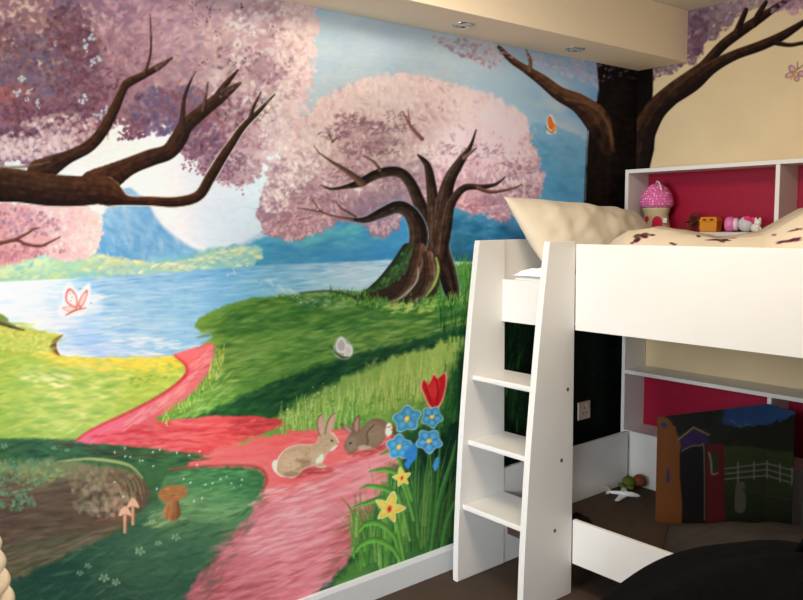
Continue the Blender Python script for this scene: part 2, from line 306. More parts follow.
    dabs(cv, [(90, 440), (150, 424), (270, 420), (258, 434), (210, 450), (130, 445)], 420, [(232, 96, 98), (218, 70, 74), (240, 130, 128), (196, 52, 58), (226, 84, 84)], (.8, 2.4), 7, -.03, .12, (.25, .6), 1.6, 5)
    limb(cv, [(176, 356), (187, 366), (184, 378), (160, 396), (128, 413), (92, 430), (76, 441)], [3, 4, 3.5, 3, 3, 3, 2], (206, 66, 74), (224, 96, 100), (180, 50, 60), soft=1.2)
    dabs(cv, [(236, 420), (282, 421), (268, 431), (246, 438), (232, 432)], 80, [(176, 52, 58), (190, 64, 66), (160, 50, 50)], (.8, 2), 5, -.1, .15, (.25, .6), 1.6, 5)
    for k in range(150):
        t = rng.random(); x = np.interp(t, [0, .3, .6, 1], [214, 210, 190, 158]); y = np.interp(t, [0, .3, .6, 1], [352, 372, 398, 420])
        blade(cv, x+rng.random()*12, y+rng.normal(0, 3), 4+rng.random()*5, rng.normal(0, 2), 1+rng.random(), jit([(190, 200, 96), (150, 176, 76), (216, 212, 110), (116, 152, 60)][rng.integers(4)], 8), .4+rng.random()*.4)
    # ---- big pink path
    big = [(186, 468), (210, 452), (236, 444), (268, 436), (300, 430), (340, 428), (372, 430), (396, 440), (400, 462), (392, 486), (372, 508), (362, 534), (350, 558), (330, 580), (300, 610), (290, 680), (168, 680), (182, 610), (196, 580), (214, 560), (236, 534), (254, 508), (262, 494), (263, 478), (252, 470), (226, 468)]
    grad(cv, big, [(0, (228, 92, 92)), (.22, (222, 106, 108)), (.45, (212, 122, 128)), (.75, (196, 108, 116)), (1, (178, 98, 106))], (270, 436), (268, 600), 2.2, 2.5, 7, tex=.3, tc=(30, 4, 1))
    dabs(cv, [(250, 520), (380, 440), (396, 470), (340, 560), (290, 620), (190, 620), (210, 570)], 1300, [(212, 120, 128), (224, 146, 150), (196, 98, 106), (236, 168, 170), (186, 88, 94), (206, 112, 116), (218, 134, 138)], (1, 3), 9, -.3, .14, (.14, .42), 1.5, 4)
    dabs(cv, [(196, 464), (290, 434), (380, 432), (390, 450), (300, 480), (262, 478)], 420, [(230, 96, 96), (224, 84, 86), (238, 128, 126), (214, 78, 84), (234, 112, 110)], (1, 2.6), 7, -.1, .15, (.2, .55), 1.5, 5)
    dabs(cv, [(244, 494), (290, 482), (330, 486), (300, 500), (250, 506)], 60, [(242, 190, 192), (236, 172, 176)], (.7, 1.6), 8, -.2, .1, (.25, .6), 1.6, 4)
    dabs(cv, [(240, 530), (320, 500), (300, 540), (230, 560)], 60, [(238, 184, 188), (230, 164, 168)], (.8, 1.8), 9, -.22, .1, (.2, .5), 1.6, 4)
    dabs(cv, [(200, 585), (300, 540), (372, 505), (372, 525), (330, 560), (240, 610)], 120, [(170, 70, 70), (184, 82, 84), (160, 76, 76)], (.8, 1.8), 9, -.33, .12, (.15, .45), 1.6, 5)
    dabs(cv, [(345, 520), (378, 498), (370, 520), (350, 556), (320, 580)], 120, [(150, 72, 66), (170, 84, 78), (130, 76, 62)], (1, 2.4), 6, -.35, .15, (.2, .5), 1.5, 5)
    dabs(cv, [(182, 612), (200, 575), (240, 528), (262, 494), (268, 500), (240, 545), (215, 590), (200, 620)], 150, [(110, 84, 76), (150, 96, 92), (90, 90, 72)], (1.2, 3), 4, -.5, .25, (.12, .4), 1.4, 5)
    # tongue of grass lying on the path
    ton = [(170, 472), (200, 468), (240, 467), (258, 470), (264, 478), (261, 490), (252, 502), (230, 520), (190, 520), (160, 500)]
    grad(cv, ton, [(0, (50, 92, 56)), (.35, (66, 110, 70)), (.7, (122, 156, 104)), (1, (96, 132, 88))], (222, 470), (210, 522), 1.6, 1.5, 6, tex=.3)
    dabs(cv, ton, 260, [(60, 102, 64), (86, 130, 80), (48, 88, 56), (120, 154, 104), (100, 140, 90)], (.9, 2.3), 5, -.14, .15, (.2, .5), 1.5, 5)
    dabs(cv, [(200, 480), (240, 476), (240, 486), (205, 490)], 10, [(190, 216, 190)], (.7, 1.3), 1.2, 0, .5, (.5, .8), 2, 5)
    limb(cv, [(170, 470), (200, 466), (240, 465), (260, 468), (267, 479), (262, 492)], [2, 2, 2.5, 3, 3, 2], (150, 62, 56), (180, 80, 76), (120, 60, 50), soft=1.6)
    dabs(cv, [(60, 441), (110, 446), (200, 455), (195, 462), (100, 455), (60, 448)], 90, [(70, 60, 44), (52, 72, 46), (110, 70, 56)], (.7, 1.8), 6, .05, .1, (.2, .5), 1.5, 5)

    # ---- small pink tree at the left edge
    st = [(-60, 200), (0, 203), (30, 204), (70, 203), (92, 210), (101, 222), (100, 240), (92, 254), (80, 261), (62, 262), (48, 255), (30, 258), (12, 264), (-60, 264)]
    grad(cv, st, [(0, (222, 150, 150)), (.5, (234, 182, 178)), (1, (240, 208, 202))], (0, 235), (98, 228), 1.6, 3, 5, tex=.5, tc=(14, 1, 1))
    dabs(cv, [(56, 206), (98, 214), (98, 250), (70, 260), (50, 236)], 260, [(240, 212, 206), (232, 196, 192), (246, 222, 214), (224, 180, 180)], (1, 2.4), 1.4, 0, 1, (.3, .7), 1.8, 5)
    dabs(cv, [(0, 210), (30, 209), (60, 222), (50, 234), (10, 240), (0, 238)], 200, [(176, 130, 146), (198, 150, 158), (152, 108, 128), (206, 130, 134)], (1, 2.6), 1.4, 0, 1, (.35, .75), 1.8, 6)
    dabs(cv, [(0, 244), (50, 246), (66, 252), (40, 256), (0, 262)], 120, [(196, 120, 130), (214, 140, 142), (170, 104, 118)], (1, 2.4), 1.5, 0, 1, (.35, .7), 1.8, 6)
    limb(cv, [(-30, 246), (0, 243), (16, 240), (26, 244), (40, 246), (50, 242), (60, 237)], [6, 4, 3.6, 3, 3, 2.2, 1.2], (112, 62, 50), (150, 90, 66), (82, 46, 42))
    limb(cv, [(14, 240), (26, 234), (34, 229), (40, 228)], [3, 2.4, 2, 1], (112, 62, 50), (140, 84, 66), (82, 46, 42))

    # ---- centre tree canopy
    can = [(262, 226), (258, 205), (266, 185), (268, 172), (284, 152), (296, 132), (306, 114), (322, 99), (342, 89), (371, 78), (404, 75), (446, 83), (491, 96), (517, 109), (531, 127), (533, 143), (541, 168), (541, 188), (530, 204), (517, 213), (501, 221), (485, 213), (470, 214), (456, 207), (440, 220), (420, 226), (404, 212), (398, 226), (380, 237), (364, 226), (352, 222), (336, 222), (322, 233), (308, 236), (288, 241), (272, 236)]
    grad(cv, can, [(0, (236, 212, 208)), (.35, (222, 184, 184)), (.65, (198, 152, 160)), (1, (156, 116, 134))], (400, 78), (392, 224), 1.8, 4, 5, tex=.5, tc=(22, 1.4, 1))
    def low_c(x, y): return float(np.clip((y-112)/70, .1, 1))
    def high_c(x, y): return float(np.clip((168-y)/70, .12, 1))
    dabs(cv, can, 1500, [(176, 124, 140), (152, 106, 126), (190, 142, 152), (160, 118, 140)], (1, 3), 1.7, 0, .7, (.2, .55), 1.7, 6, low_c)
    dabs(cv, [(345, 200), (400, 190), (430, 210), (400, 215), (350, 214)], 160, [(140, 108, 132), (152, 118, 140)], (2, 4), 1.6, 0, .6, (.25, .5), 1.5, 5)
    dabs(cv, [(360, 160), (420, 160), (440, 185), (440, 210), (405, 205), (380, 180)], 150, [(150, 116, 138), (166, 130, 148)], (2, 4), 1.5, 0, .8, (.2, .5), 1.5, 5)
    dabs(cv, can, 1700, [(240, 218, 212), (232, 202, 198), (246, 226, 216), (222, 186, 186), (228, 192, 190)], (.9, 2.6), 2.2, 1.45, .5, (.25, .6), 1.7, 5, high_c)
    dabs(cv, [(300, 128), (340, 96), (400, 82), (470, 96), (520, 118), (520, 134), (440, 110), (360, 108), (310, 150)], 420, [(244, 222, 214), (236, 208, 202), (228, 190, 190)], (.9, 2.6), 2.4, 1.5, .4, (.25, .6), 1.7, 5)
    dabs(cv, [(262, 200), (300, 140), (330, 128), (330, 160), (300, 190), (280, 212)], 380, [(240, 216, 210), (230, 200, 198), (244, 224, 218)], (1, 2.8), 1.6, 1, .8, (.3, .65), 1.7, 5)
    for (x, y, r, n) in [(338, 130, 10, 50), (350, 118, 10, 45), (380, 128, 14, 60), (366, 148, 16, 80), (396, 115, 8, 26), (344, 172, 14, 55), (312, 196, 20, 110), (300, 215, 16, 60), (486, 150, 14, 40), (515, 166, 14, 60), (520, 192, 14, 60), (490, 200, 16, 60), (470, 160, 10, 30), (330, 208, 12, 40)]:
        for k in range(n):
            t = rng.random()*6.3; q = r*math.sqrt(rng.random())
            dab(cv, x+math.cos(t)*q*1.5, y+math.sin(t)*q*.6, 1.2+rng.random()*1.8, .8+rng.random(), rng.normal(0, .7), jit([(150, 98, 116), (164, 108, 124), (176, 128, 142)][rng.integers(3)], 6), .35+rng.random()*.4, 1.8)
    dabs(cv, [(480, 130), (530, 140), (540, 180), (520, 205), (490, 180)], 260, [(226, 198, 198), (206, 168, 174), (238, 214, 208)], (.8, 2), 2.6, 1.5, .4, (.3, .7), 1.7, 6)
    dabs(cv, [(366, 222), (400, 214), (398, 226), (380, 236)], 90, [(206, 166, 176), (218, 182, 186), (190, 148, 162)], (.9, 2), 1.5, 0, 1, (.4, .8), 1.8, 6)
    dabs(cv, [(455, 206), (520, 205), (500, 220), (480, 214)], 130, [(186, 146, 160), (206, 166, 174), (160, 122, 144)], (.9, 2.2), 1.5, 0, 1, (.4, .8), 1.8, 6)
    dabs(cv, [(262, 224), (300, 215), (338, 214), (320, 232), (286, 240)], 220, [(190, 146, 156), (206, 166, 172), (172, 128, 146), (218, 180, 182)], (.9, 2.2), 1.5, 0, 1, (.4, .8), 1.8, 6)
    dab(cv, 357, 189, 6, 2.6, .25, (236, 226, 222), .9, 2.5)
    for (x, y, a, b, ang, c, al) in [(330, 130, 26, 10, -.5, (236, 214, 208), .5), (380, 100, 40, 12, -.2, (234, 212, 206), .5), (450, 100, 36, 12, .25, (228, 204, 200), .5), (505, 128, 18, 14, .6, (230, 208, 204), .5), (440, 135, 34, 16, 0, (208, 178, 180), .5), (385, 140, 24, 9, 0, (176, 138, 150), .5), (350, 135, 18, 8, -.4, (170, 126, 140), .5), (480, 150, 22, 14, 0, (204, 174, 178), .45), (300, 205, 24, 12, -.2, (186, 146, 154), .5), (500, 200, 24, 10, .2, (166, 130, 144), .5), (400, 195, 34, 14, 0, (150, 122, 140), .55), (455, 120, 20, 10, 0, (214, 178, 178), .4)]:
        dab(cv, x, y, a, b, ang, c, al, 1.1)
    for k in range(420):
        x = 296+rng.random()*236; y = 86+rng.random()*110
        if inside(can)(x, y):
            dab(cv, x, y, 3+rng.random()*5, 1+rng.random()*1.6, 1.2+rng.normal(0, .5), jit([(232, 212, 208), (214, 184, 184), (190, 154, 162), (168, 132, 146)][rng.choice(4, p=[.36, .3, .2, .14] if y < 140 else [.12, .28, .34, .26])], 5), .2+rng.random()*.35, 1.4)
    for (x, y, r, n) in [(334, 134, 11, 40), (352, 122, 11, 40), (372, 128, 12, 45), (384, 146, 15, 50), (362, 150, 16, 50), (404, 128, 8, 20), (344, 176, 15, 45), (316, 196, 18, 60), (300, 220, 16, 40), (486, 150, 13, 26), (518, 168, 14, 40), (524, 192, 12, 40), (492, 206, 16, 45), (466, 206, 10, 24), (400, 180, 20, 40), (454, 150, 10, 20)]:
        for k in range(n):
            t = rng.random()*6.3; q = r*math.sqrt(rng.random())
            dab(cv, x+math.cos(t)*q*1.5, y+math.sin(t)*q*.55, 1.8+rng.random()*3.4, .9+rng.random()*1.3, rng.normal(-.2, .6), jit([(142, 92, 110), (156, 106, 122), (170, 124, 138), (128, 94, 116)][rng.integers(4)], 6), .3+rng.random()*.4, 1.5)
    desat(cv, can, .22)
    # ---- centre tree limbs and trunks
    K = dict(col=(38, 28, 23), hi=(80, 63, 52), lo=(14, 10, 10))
    # right trunk
    limb(cv, [(440, 206), (436, 225), (439, 250), (447, 272), (451, 288), (453, 296)], [20, 24, 21, 18, 16, 12], rim=(96, 140, 164), **K)
    limb(cv, [(446, 250), (452, 272), (456, 292)], [3, 4, 3], (26, 18, 16), (40, 28, 24), (14, 10, 10), soft=1.5)
    limb(cv, [(434, 236), (423, 212), (411, 184), (398, 172), (378, 174), (360, 183), (345, 187), (331, 189), (321, 185)], [13, 13, 11, 10, 9.5, 8, 4, 2.4, 1], **K)
    limb(cv, [(362, 183), (348, 172), (332, 162), (319, 153)], [8, 5, 3, 1], (92, 66, 54), (126, 96, 76), (52, 38, 34))
    limb(cv, [(380, 170), (374, 162), (364, 156)], [3.5, 2.2, 1], (104, 72, 58), (130, 96, 76), (60, 44, 38))
    limb(cv, [(319, 153), (314, 146)], [1.6, .8], (122, 82, 66), (130, 96, 76), (80, 54, 48))
    limb(cv, [(436, 240), (434, 214), (431, 184), (427, 165), (418, 155)], [14, 13, 10, 7, 2], **K)
    limb(cv, [(438, 256), (441, 222), (448, 184), (460, 162), (470, 147), (476, 130)], [18, 19, 13, 9, 4, 1.4], **K)
    limb(cv, [(464, 158), (476, 148)], [4, 1.6], (100, 72, 58), (130, 96, 76), (60, 44, 38))
    limb(cv, [(442, 250), (446, 226), (451, 204), (464, 188), (482, 187), (496, 184), (505, 177)], [12, 12, 9, 7, 5, 3, 1.2], **K)
    limb(cv, [(478, 188), (492, 192), (514, 188), (522, 184)], [4, 3.4, 2, 1], (92, 62, 50), (122, 90, 72), (50, 36, 32))
    limb(cv, [(422, 139), (411, 127), (403, 112)], [4.5, 3, 1.2], (128, 84, 80), (150, 104, 96), (96, 62, 64))
    limb(cv, [(410, 126), (408, 110)], [2, .9], (128, 84, 80), (150, 104, 96), (96, 62, 64))
    limb(cv, [(332, 142), (337, 138)], [2, 1], (120, 80, 70)); limb(cv, [(329, 135), (333, 141)], [1.8, 1], (120, 80, 70))
    # low left limb + left trunk
    limb(cv, [(349, 219), (365, 220), (382, 213), (398, 207), (410, 213), (418, 230), (417, 250), (412, 268), (410, 290)], [2.5, 6, 10, 12, 14, 18, 19, 26, 30], side=-1, rim=(120, 164, 186), **K)
    limb(cv, [(352, 219), (338, 217), (322, 212), (313, 200)], [3, 2.2, 1.6, .9], (100, 72, 62), (124, 92, 76), (60, 44, 40))
    limb(cv, [(322, 212), (310, 210), (297, 208)], [1.6, 1.4, .8], (112, 80, 72)); limb(cv, [(356, 217), (341, 208), (336, 202)], [2.2, 1.6, .8], (100, 72, 62))
    poly(cv, [(410, 248), (398, 262), (384, 276), (366, 290), (350, 298), (366, 301), (384, 298), (396, 306), (420, 300), (436, 292), (440, 270), (432, 250)], (48, 36, 28), 1.2, 1.2)
    limb(cv, [(408, 250), (396, 266), (382, 281), (366, 292)], [14, 12, 9, 3], (44, 56, 34), (76, 106, 54), (26, 30, 22))
    dabs(cv, [(404, 250), (396, 262), (378, 282), (368, 292), (392, 284), (408, 268)], 160, [(52, 98, 50), (40, 76, 42), (74, 122, 58), (34, 56, 34)], (.9, 2.2), 2, -.8, .5, (.3, .7), 1.7, 6)
    limb(cv, [(420, 250), (414, 272), (404, 292), (390, 300)], [14, 12, 9, 3], (70, 50, 38), (122, 98, 80), (34, 24, 20))
    limb(cv, [(428, 256), (430, 276), (424, 292), (408, 303)], [11, 11, 9, 4], (60, 42, 32), (128, 108, 92), (30, 22, 18))
    limb(cv, [(418, 268), (416, 282), (400, 298), (384, 304)], [1.6, 2, 2, 1], (150, 136, 124), (170, 156, 146), (110, 96, 86))
    limb(cv, [(436, 258), (438, 270), (434, 284), (426, 296)], [2, 3, 3, 1.4], (124, 150, 72), (160, 178, 96), (70, 100, 50))
    for k in range(26):
        x = 424+rng.random()*24; y = 205+rng.random()*60
        blade(cv, x, y, 10+rng.random()*16, rng.normal(0, 2), .8, jit([(120, 98, 82), (30, 20, 18), (140, 120, 104)][rng.integers(3)], 6), .35)
    # grass around the roots
    for k in range(420):
        x = 330+rng.random()*140; y = np.interp(x, [330, 360, 395, 420, 450, 470], [296, 300, 308, 306, 302, 300])+rng.normal(0, 3)
        blade(cv, x, y, 3+rng.random()*5, rng.normal(0, 1.6), 1+rng.random()*.8, jit([(62, 118, 48), (96, 148, 60), (132, 168, 76), (44, 92, 42)][rng.integers(4)], 7), .5+rng.random()*.4)
    dabs(cv, [(384, 306), (412, 303), (408, 312), (388, 312)], 60, [(164, 184, 90), (186, 198, 110)], (.8, 1.8), 2.6, -.1, .3, (.35, .7), 1.7, 6)
    dabs(cv, [(416, 306), (436, 300), (432, 310), (420, 312)], 36, [(164, 184, 90), (150, 176, 84)], (.8, 1.8), 2.4, -.4, .3, (.35, .7), 1.7, 6)
    limb(cv, [(300, 293), (330, 291), (356, 297)], [1, 1.8, 1.4], (62, 72, 36), soft=1)

    # ---- big left canopy
    big = [(-60, -40), (318, -40), (313, 0), (317, 25), (315, 55), (309, 85), (303, 108), (296, 128), (281, 146), (262, 168), (247, 184), (232, 186), (214, 172), (196, 162), (180, 150), (170, 128), (150, 122), (138, 132), (122, 122), (108, 132), (96, 142), (80, 152), (72, 158), (40, 166), (20, 162), (0, 164), (-60, 166)]
    grad(cv, big, [(0, (142, 104, 124)), (.3, (150, 108, 124)), (.55, (176, 130, 140)), (.8, (208, 166, 170)), (1, (232, 204, 202))], (20, 60), (318, 60), 2, 6, 6, tex=.55, tc=(26, 1.2, 1), seed=3)
    def reg(c, r, ry=None):
        ry = ry or r
        return [(c[0]+r*math.cos(t), c[1]+ry*math.sin(t)) for t in np.linspace(0, 6.283, 12, endpoint=False)]
    def leafy(c, r, ry, n, cols, sz=(1.2, 3.4), al=(.35, .8), asp=1.5, ang=.4):
        dabs(cv, reg(c, r, ry), n, cols, sz, asp, ang, .9, al, 2, 6)
    MA = [(112, 66, 84), (126, 76, 92), (98, 60, 82)]; PK = [(200, 150, 156), (212, 166, 166), (188, 138, 148), (204, 152, 150)]
    PL = [(232, 204, 198), (224, 190, 188), (240, 216, 208)]; VI = [(110, 92, 128), (126, 104, 138), (96, 82, 118)]; RD = [(156, 84, 92), (170, 96, 98), (142, 76, 86)]
    leafy((40, 30), 70, 45, 420, PL+[(206, 170, 160), (220, 190, 170), (160, 116, 130)], (1, 2.6), (.3, .6), 2.8, .55)
    leafy((150, 30), 60, 45, 480, PK+[(168, 120, 134), (180, 126, 140)], (1.2, 3.6), (.35, .7), 2.2, -.5)
    leafy((52, 42), 20, 14, 90, MA+VI, (1.6, 3.8), (.35, .8))
    leafy((66, 14), 16, 20, 110, MA+VI+[(140, 96, 112)], (1.6, 3.8), (.3, .8)); leafy((70, 26), 22, 16, 90, MA+[(150, 108, 124)], (1.6, 3.6), (.3, .7))
    leafy((80, 46), 18, 18, 130, MA, (1.6, 3.6), (.5, .9))
    leafy((10, 46), 26, 24, 150, MA+VI+[(136, 96, 118)], (1.4, 3.6), (.4, .8))
    leafy((35, 75), 44, 26, 330, VI+[(134, 100, 126), (110, 78, 104)], (1.6, 4), (.4, .8))
    leafy((85, 85), 34, 26, 300, MA+[(140, 96, 112), (150, 110, 124)], (1.4, 3.6), (.4, .85))
    leafy((130, 66), 30, 26, 260, [(160, 116, 130), (146, 100, 118), (178, 134, 144)], (1.2, 3.2))
    leafy((14, 104), 24, 20, 170, RD+[(180, 110, 110)], (1.4, 3.4), (.4, .8))
    leafy((40, 112), 40, 14, 200, MA+[(134, 90, 110)], (1.3, 3.2), (.4, .8))
    leafy((92, 120), 26, 14, 170, MA+[(150, 104, 124)], (1.3, 3), (.4, .8))
    leafy((60, 128), 44, 14, 220, PK+PL, (1.1, 2.8), (.4, .8))
    leafy((30, 146), 50, 14, 420, PL+[(236, 190, 184), (226, 176, 174)], (1.1, 3), (.4, .8), 1.4)
    leafy((18, 132), 22, 5, 60, MA, (1.2, 2.6), (.5, .85))
    leafy((134, 127), 14, 13, 60, MA+[(132, 92, 112)], (1.6, 2.6), (.7, .95), 1.1)
    leafy((156, 112), 26, 24, 240, VI+[(132, 98, 126), (120, 82, 108)], (1.5, 3.6), (.4, .85))
    leafy((186, 100), 30, 20, 240, RD+VI+[(150, 104, 124)], (1.3, 3.4), (.35, .8))
    leafy((215, 125), 30, 26, 360, RD+[(136, 98, 124), (150, 110, 132), (126, 92, 118)], (1.2, 3.2), (.35, .8))
    leafy((200, 142), 22, 18, 210, [(140, 92, 112), (164, 118, 136), (122, 82, 104)], (1.2, 2.8), (.4, .8))
    leafy((222, 165), 24, 16, 260, [(150, 104, 122), (178, 132, 146), (196, 152, 160), (132, 86, 106)], (1.1, 2.6), (.4, .85))
    leafy((246, 168), 16, 16, 150, [(190, 148, 156), (206, 168, 172), (164, 120, 136)], (1, 2.4), (.4, .85))
    leafy((250, 120), 30, 30, 360, [(176, 124, 136), (164, 108, 124), (196, 148, 154), (206, 160, 164)], (1.2, 3.2), (.35, .8))
    leafy((210, 50), 50, 40, 560, PK+[(170, 126, 142), (156, 120, 144), (180, 134, 146)], (1.2, 3.4), (.35, .75), 2.2, -.4)
    leafy((268, 60), 36, 60, 620, PL+PK+[(186, 142, 152)], (1.2, 3.4), (.35, .75), 2.2, .6)
    leafy((296, 50), 20, 80, 460, PL+[(226, 192, 190), (236, 210, 206)], (1, 2.8), (.35, .8), 1.8, .9)
    leafy((280, 130), 22, 34, 320, PL+[(222, 190, 190)], (1, 2.8), (.35, .8), 1.6, .9)
    leafy((266, 72), 16, 14, 120, [(176, 128, 140), (190, 142, 152), (164, 118, 134)], (1.4, 3.4), (.35, .7))
    leafy((262, 15), 22, 16, 120, [(176, 128, 140), (190, 146, 154)], (1.4, 3.4), (.35, .7))
    leafy((250, 22), 26, 14, 80, [(226, 204, 206), (214, 190, 196)], (1.2, 2.8), (.4, .8))
    for k in range(380):
        x = -10+rng.random()*325; y = -8+rng.random()*172
        if inside(big)(x, y):
            t = x/320+rng.normal(0, .1)
            c = [(104, 72, 92), (122, 84, 104), (150, 112, 128), (190, 152, 158), (226, 200, 196)][int(np.clip(t*3.4+rng.normal(0, .9), 0, 4.9))]
            if y > 132: c = (226, 196, 190)
            dab(cv, x, y, 3+rng.random()*6, 1.2+rng.random()*2.4, -.5+rng.normal(0, .6), jit(c, 6), .15+rng.random()*.3, 1.3)
    for (x, y, r, n) in [(70, 22, 20, 50), (80, 48, 22, 60), (30, 70, 34, 70), (92, 88, 30, 70), (40, 112, 34, 50), (215, 118, 28, 70), (245, 108, 20, 40), (200, 138, 22, 50), (222, 158, 20, 60), (150, 108, 22, 40), (186, 104, 22, 50), (268, 70, 18, 26), (12, 40, 16, 30), (235, 60, 20, 20)]:
        for k in range(n):
            t = rng.random()*6.3; q = r*math.sqrt(rng.random())
            dab(cv, x+math.cos(t)*q*1.2, y+math.sin(t)*q*.8, 1.6+rng.random()*3, 1.2+rng.random()*1.6, rng.random()*3, jit([(98, 58, 76), (116, 72, 88), (132, 88, 104), (110, 84, 112), (142, 84, 92)][rng.integers(5)], 6), .3+rng.random()*.45, 1.8)
    for k in range(260):
        x = 270+rng.random()*46; y = -5+rng.random()*145
        if inside(big)(x, y): dab(cv, x, y, 1.5+rng.random()*4, 1+rng.random()*2, -.5+rng.normal(0, .6), jit([(236, 212, 206), (226, 198, 194), (206, 168, 172)][rng.integers(3)], 5), .3+rng.random()*.4, 1.5)
    desat(cv, big, .15)
    # dark twig hints in the canopy
    for (x, y) in [(196, 22), (211, 16), (216, 8), (218, 28), (193, 8), (247, 55), (262, 55), (240, 6), (205, 62), (265, 100), (275, 30), (290, 60), (231, 60)]:
        for k in range(7):
            dab(cv, x+rng.normal(0, 3.2), y+rng.normal(0, 3), .8+rng.random()*2, .5+rng.random()*.5, rng.normal(1.2, .5), jit((74, 48, 56), 6), .4+rng.random()*.4, 2)
    # gaps of sky
    for (x, y, r) in [(22, 80, 5), (19, 92, 5), (30, 90, 4), (37, 102, 4), (27, 99, 3), (88, 40, 6), (85, 47, 4), (94, 62, 5), (98, 58, 4), (86, 98, 5), (82, 102, 4), (98, 115, 5), (106, 112, 5), (112, 122, 3), (263, 97, 3), (266, 101, 3), (259, 92, 2)]:
        for k in range(6):
            dab(cv, x+rng.normal(0, r*.4), y+rng.normal(0, r*.45), r*.45, r*.34, rng.random()*3, jit((190, 202, 218), 5), .8, 2.2)
    for (x, y) in [(52, 68), (58, 78), (50, 92), (46, 60)]:
        dab(cv, x, y, 5, 2.4, 1.0, (84, 96, 146), .5, 1.6)
    # fringe leaves
    for k in range(70):
        x = 118+rng.random()*28; y = 118+rng.random()*22
        dab(cv, x, y, 1.4+rng.random(), 1.2+rng.random()*.8, rng.random()*3, jit((122, 80, 100), 7), .9, 2.5)
    for k in range(110):
        x = 182+rng.random()*62; y = 160+(x-182)*.36+rng.normal(0, 5)
        dab(cv, x, y, 1.1+rng.random(), 1+rng.random()*.7, rng.random()*3, jit([(132, 86, 106), (170, 122, 138), (196, 152, 160)][rng.integers(3)], 7), .9, 2.5)
    # ---- left tree limbs
    J = dict(col=(52, 31, 23), hi=(88, 56, 36), lo=(22, 14, 13))
    limb(cv, [(40, 172), (66, 158), (88, 147), (102, 132), (114, 110), (123, 90), (128, 83), (146, 74), (160, 66), (172, 58)], [26, 14, 12, 11, 10, 8, 9, 7, 6, 2], side=1, **J)
    limb(cv, [(145, 73), (150, 56), (151, 38), (150, 14)], [3.4, 2.4, 2, 1], (64, 42, 46))
    limb(cv, [(96, 186), (126, 168), (150, 158), (168, 152), (178, 140), (186, 126), (203, 111), (222, 96), (240, 83)], [34, 19, 17, 16, 17, 15, 13, 11, 3], side=1, **J)
    limb(cv, [(216, 98), (226, 84), (238, 70)], [8, 6, 2], **J)
    limb(cv, [(182, 130), (183, 108), (186, 92), (195, 72)], [8, 4.4, 3.6, 1.2], (58, 36, 34), (86, 54, 42), (32, 20, 20))
    limb(cv, [(203, 110), (206, 94), (208, 82)], [4, 3, 1.4], (96, 70, 66))
    limb(cv, [(106, 192), (126, 200), (150, 201), (176, 202), (198, 196), (210, 178), (222, 158), (230, 146), (243, 127), (258, 112), (275, 94)], [28, 10, 9, 10, 10, 10, 9, 8, 6, 4.5, 1.2], side=1, rim=(226, 222, 190), **J)
    limb(cv, [(250, 119), (254, 106), (261, 92)], [4.4, 3.2, 1.2], (54, 36, 32))
    limb(cv, [(-50, 182), (-10, 184), (20, 186), (50, 190), (80, 191), (104, 190), (122, 198)], [40, 36, 33, 32, 30, 27, 10], side=1, **J)
    limb(cv, [(-30, 170), (0, 168), (30, 166), (50, 162)], [1.5, 2, 2, 1], (110, 86, 56), (136, 116, 74), (84, 60, 44), soft=1.4)

    for (x, y) in [(150, 16), (151, 30), (168, 60), (160, 66), (238, 84), (228, 92), (237, 71), (274, 95), (266, 103), (260, 93), (195, 74), (207, 84)]:
        for k in range(9):
            dab(cv, x+rng.normal(0, 4), y+rng.normal(0, 4), 2+rng.random()*3, 1.4+rng.random()*1.8, rng.random()*3, jit([(176, 130, 140), (150, 108, 122), (196, 156, 160)][rng.integers(3)], 6), .2+rng.random()*.3, 1.1)
    # ---- big dark tree in the corner
    D = dict(col=(34, 22, 17), hi=(74, 48, 32), lo=(13, 9, 9))
    dabs(cv, [(436, 36), (500, 46), (506, 60), (490, 68), (470, 60), (446, 48)], 240, [(150, 136, 148), (168, 150, 156), (130, 116, 132), (180, 164, 166)], (1, 2.6), 1.6, 0, .9, (.3, .7), 1.7, 6)
    dabs(cv, [(528, 54), (560, 58), (600, 62), (600, 88), (570, 76), (544, 70)], 260, [(140, 126, 138), (158, 144, 150), (120, 106, 122), (172, 158, 160)], (1, 2.6), 1.6, 0, .9, (.3, .7), 1.7, 6)
    poly(cv, [(596, 40), (597, 70), (599, 92), (594, 112), (589, 130), (587, 150), (585, 180), (584, 205), (580, 240), (576, 290), (572, 306), (590, 318), (700, 322), (700, 40)], (13, 8, 6), .8, sm=False)
    limb(cv, [(588, 125), (587, 150), (585, 200)], [1, 1.2, 1], (96, 118, 128), (120, 140, 146), (40, 40, 44), soft=.8)
    for k in range(60):
        x = 600+rng.random()*50; y = 80+rng.random()*110
        blade(cv, x, y+30, 30+rng.random()*30, rng.normal(0, 2), 1.4, jit([(24, 15, 11), (10, 7, 6), (34, 21, 15)][rng.integers(3)], 3), .5)
    limb(cv, [(499, 47), (512, 60), (524, 68), (542, 80), (560, 94), (580, 104), (598, 122), (608, 150)], [4, 7, 8, 12, 15, 20, 26, 14], (62, 39, 26), (98, 66, 42), (24, 16, 14), side=1)
    dabs(cv, [(596, 92), (634, 92), (634, 200), (592, 200), (590, 140), (600, 120)], 260, [(13, 8, 6), (22, 14, 10), (11, 7, 6)], (1.5, 4), 3, 1.5, .25, (.25, .6), 1.4, 2)
    limb(cv, [(566, 100), (590, 106), (606, 122), (612, 150)], [3, 4, 4, 2], (78, 50, 34), (100, 66, 44), (40, 26, 20), soft=1.4)
    limb(cv, [(530, 70), (530, 60), (526, 50)], [5, 4, 2], (104, 74, 56))
    dabs(cv, [(500, 46), (528, 52), (528, 58), (504, 56)], 40, [(150, 134, 158), (166, 148, 166)], (.8, 1.8), 1.5, 0, .9, (.3, .6), 1.7, 6)
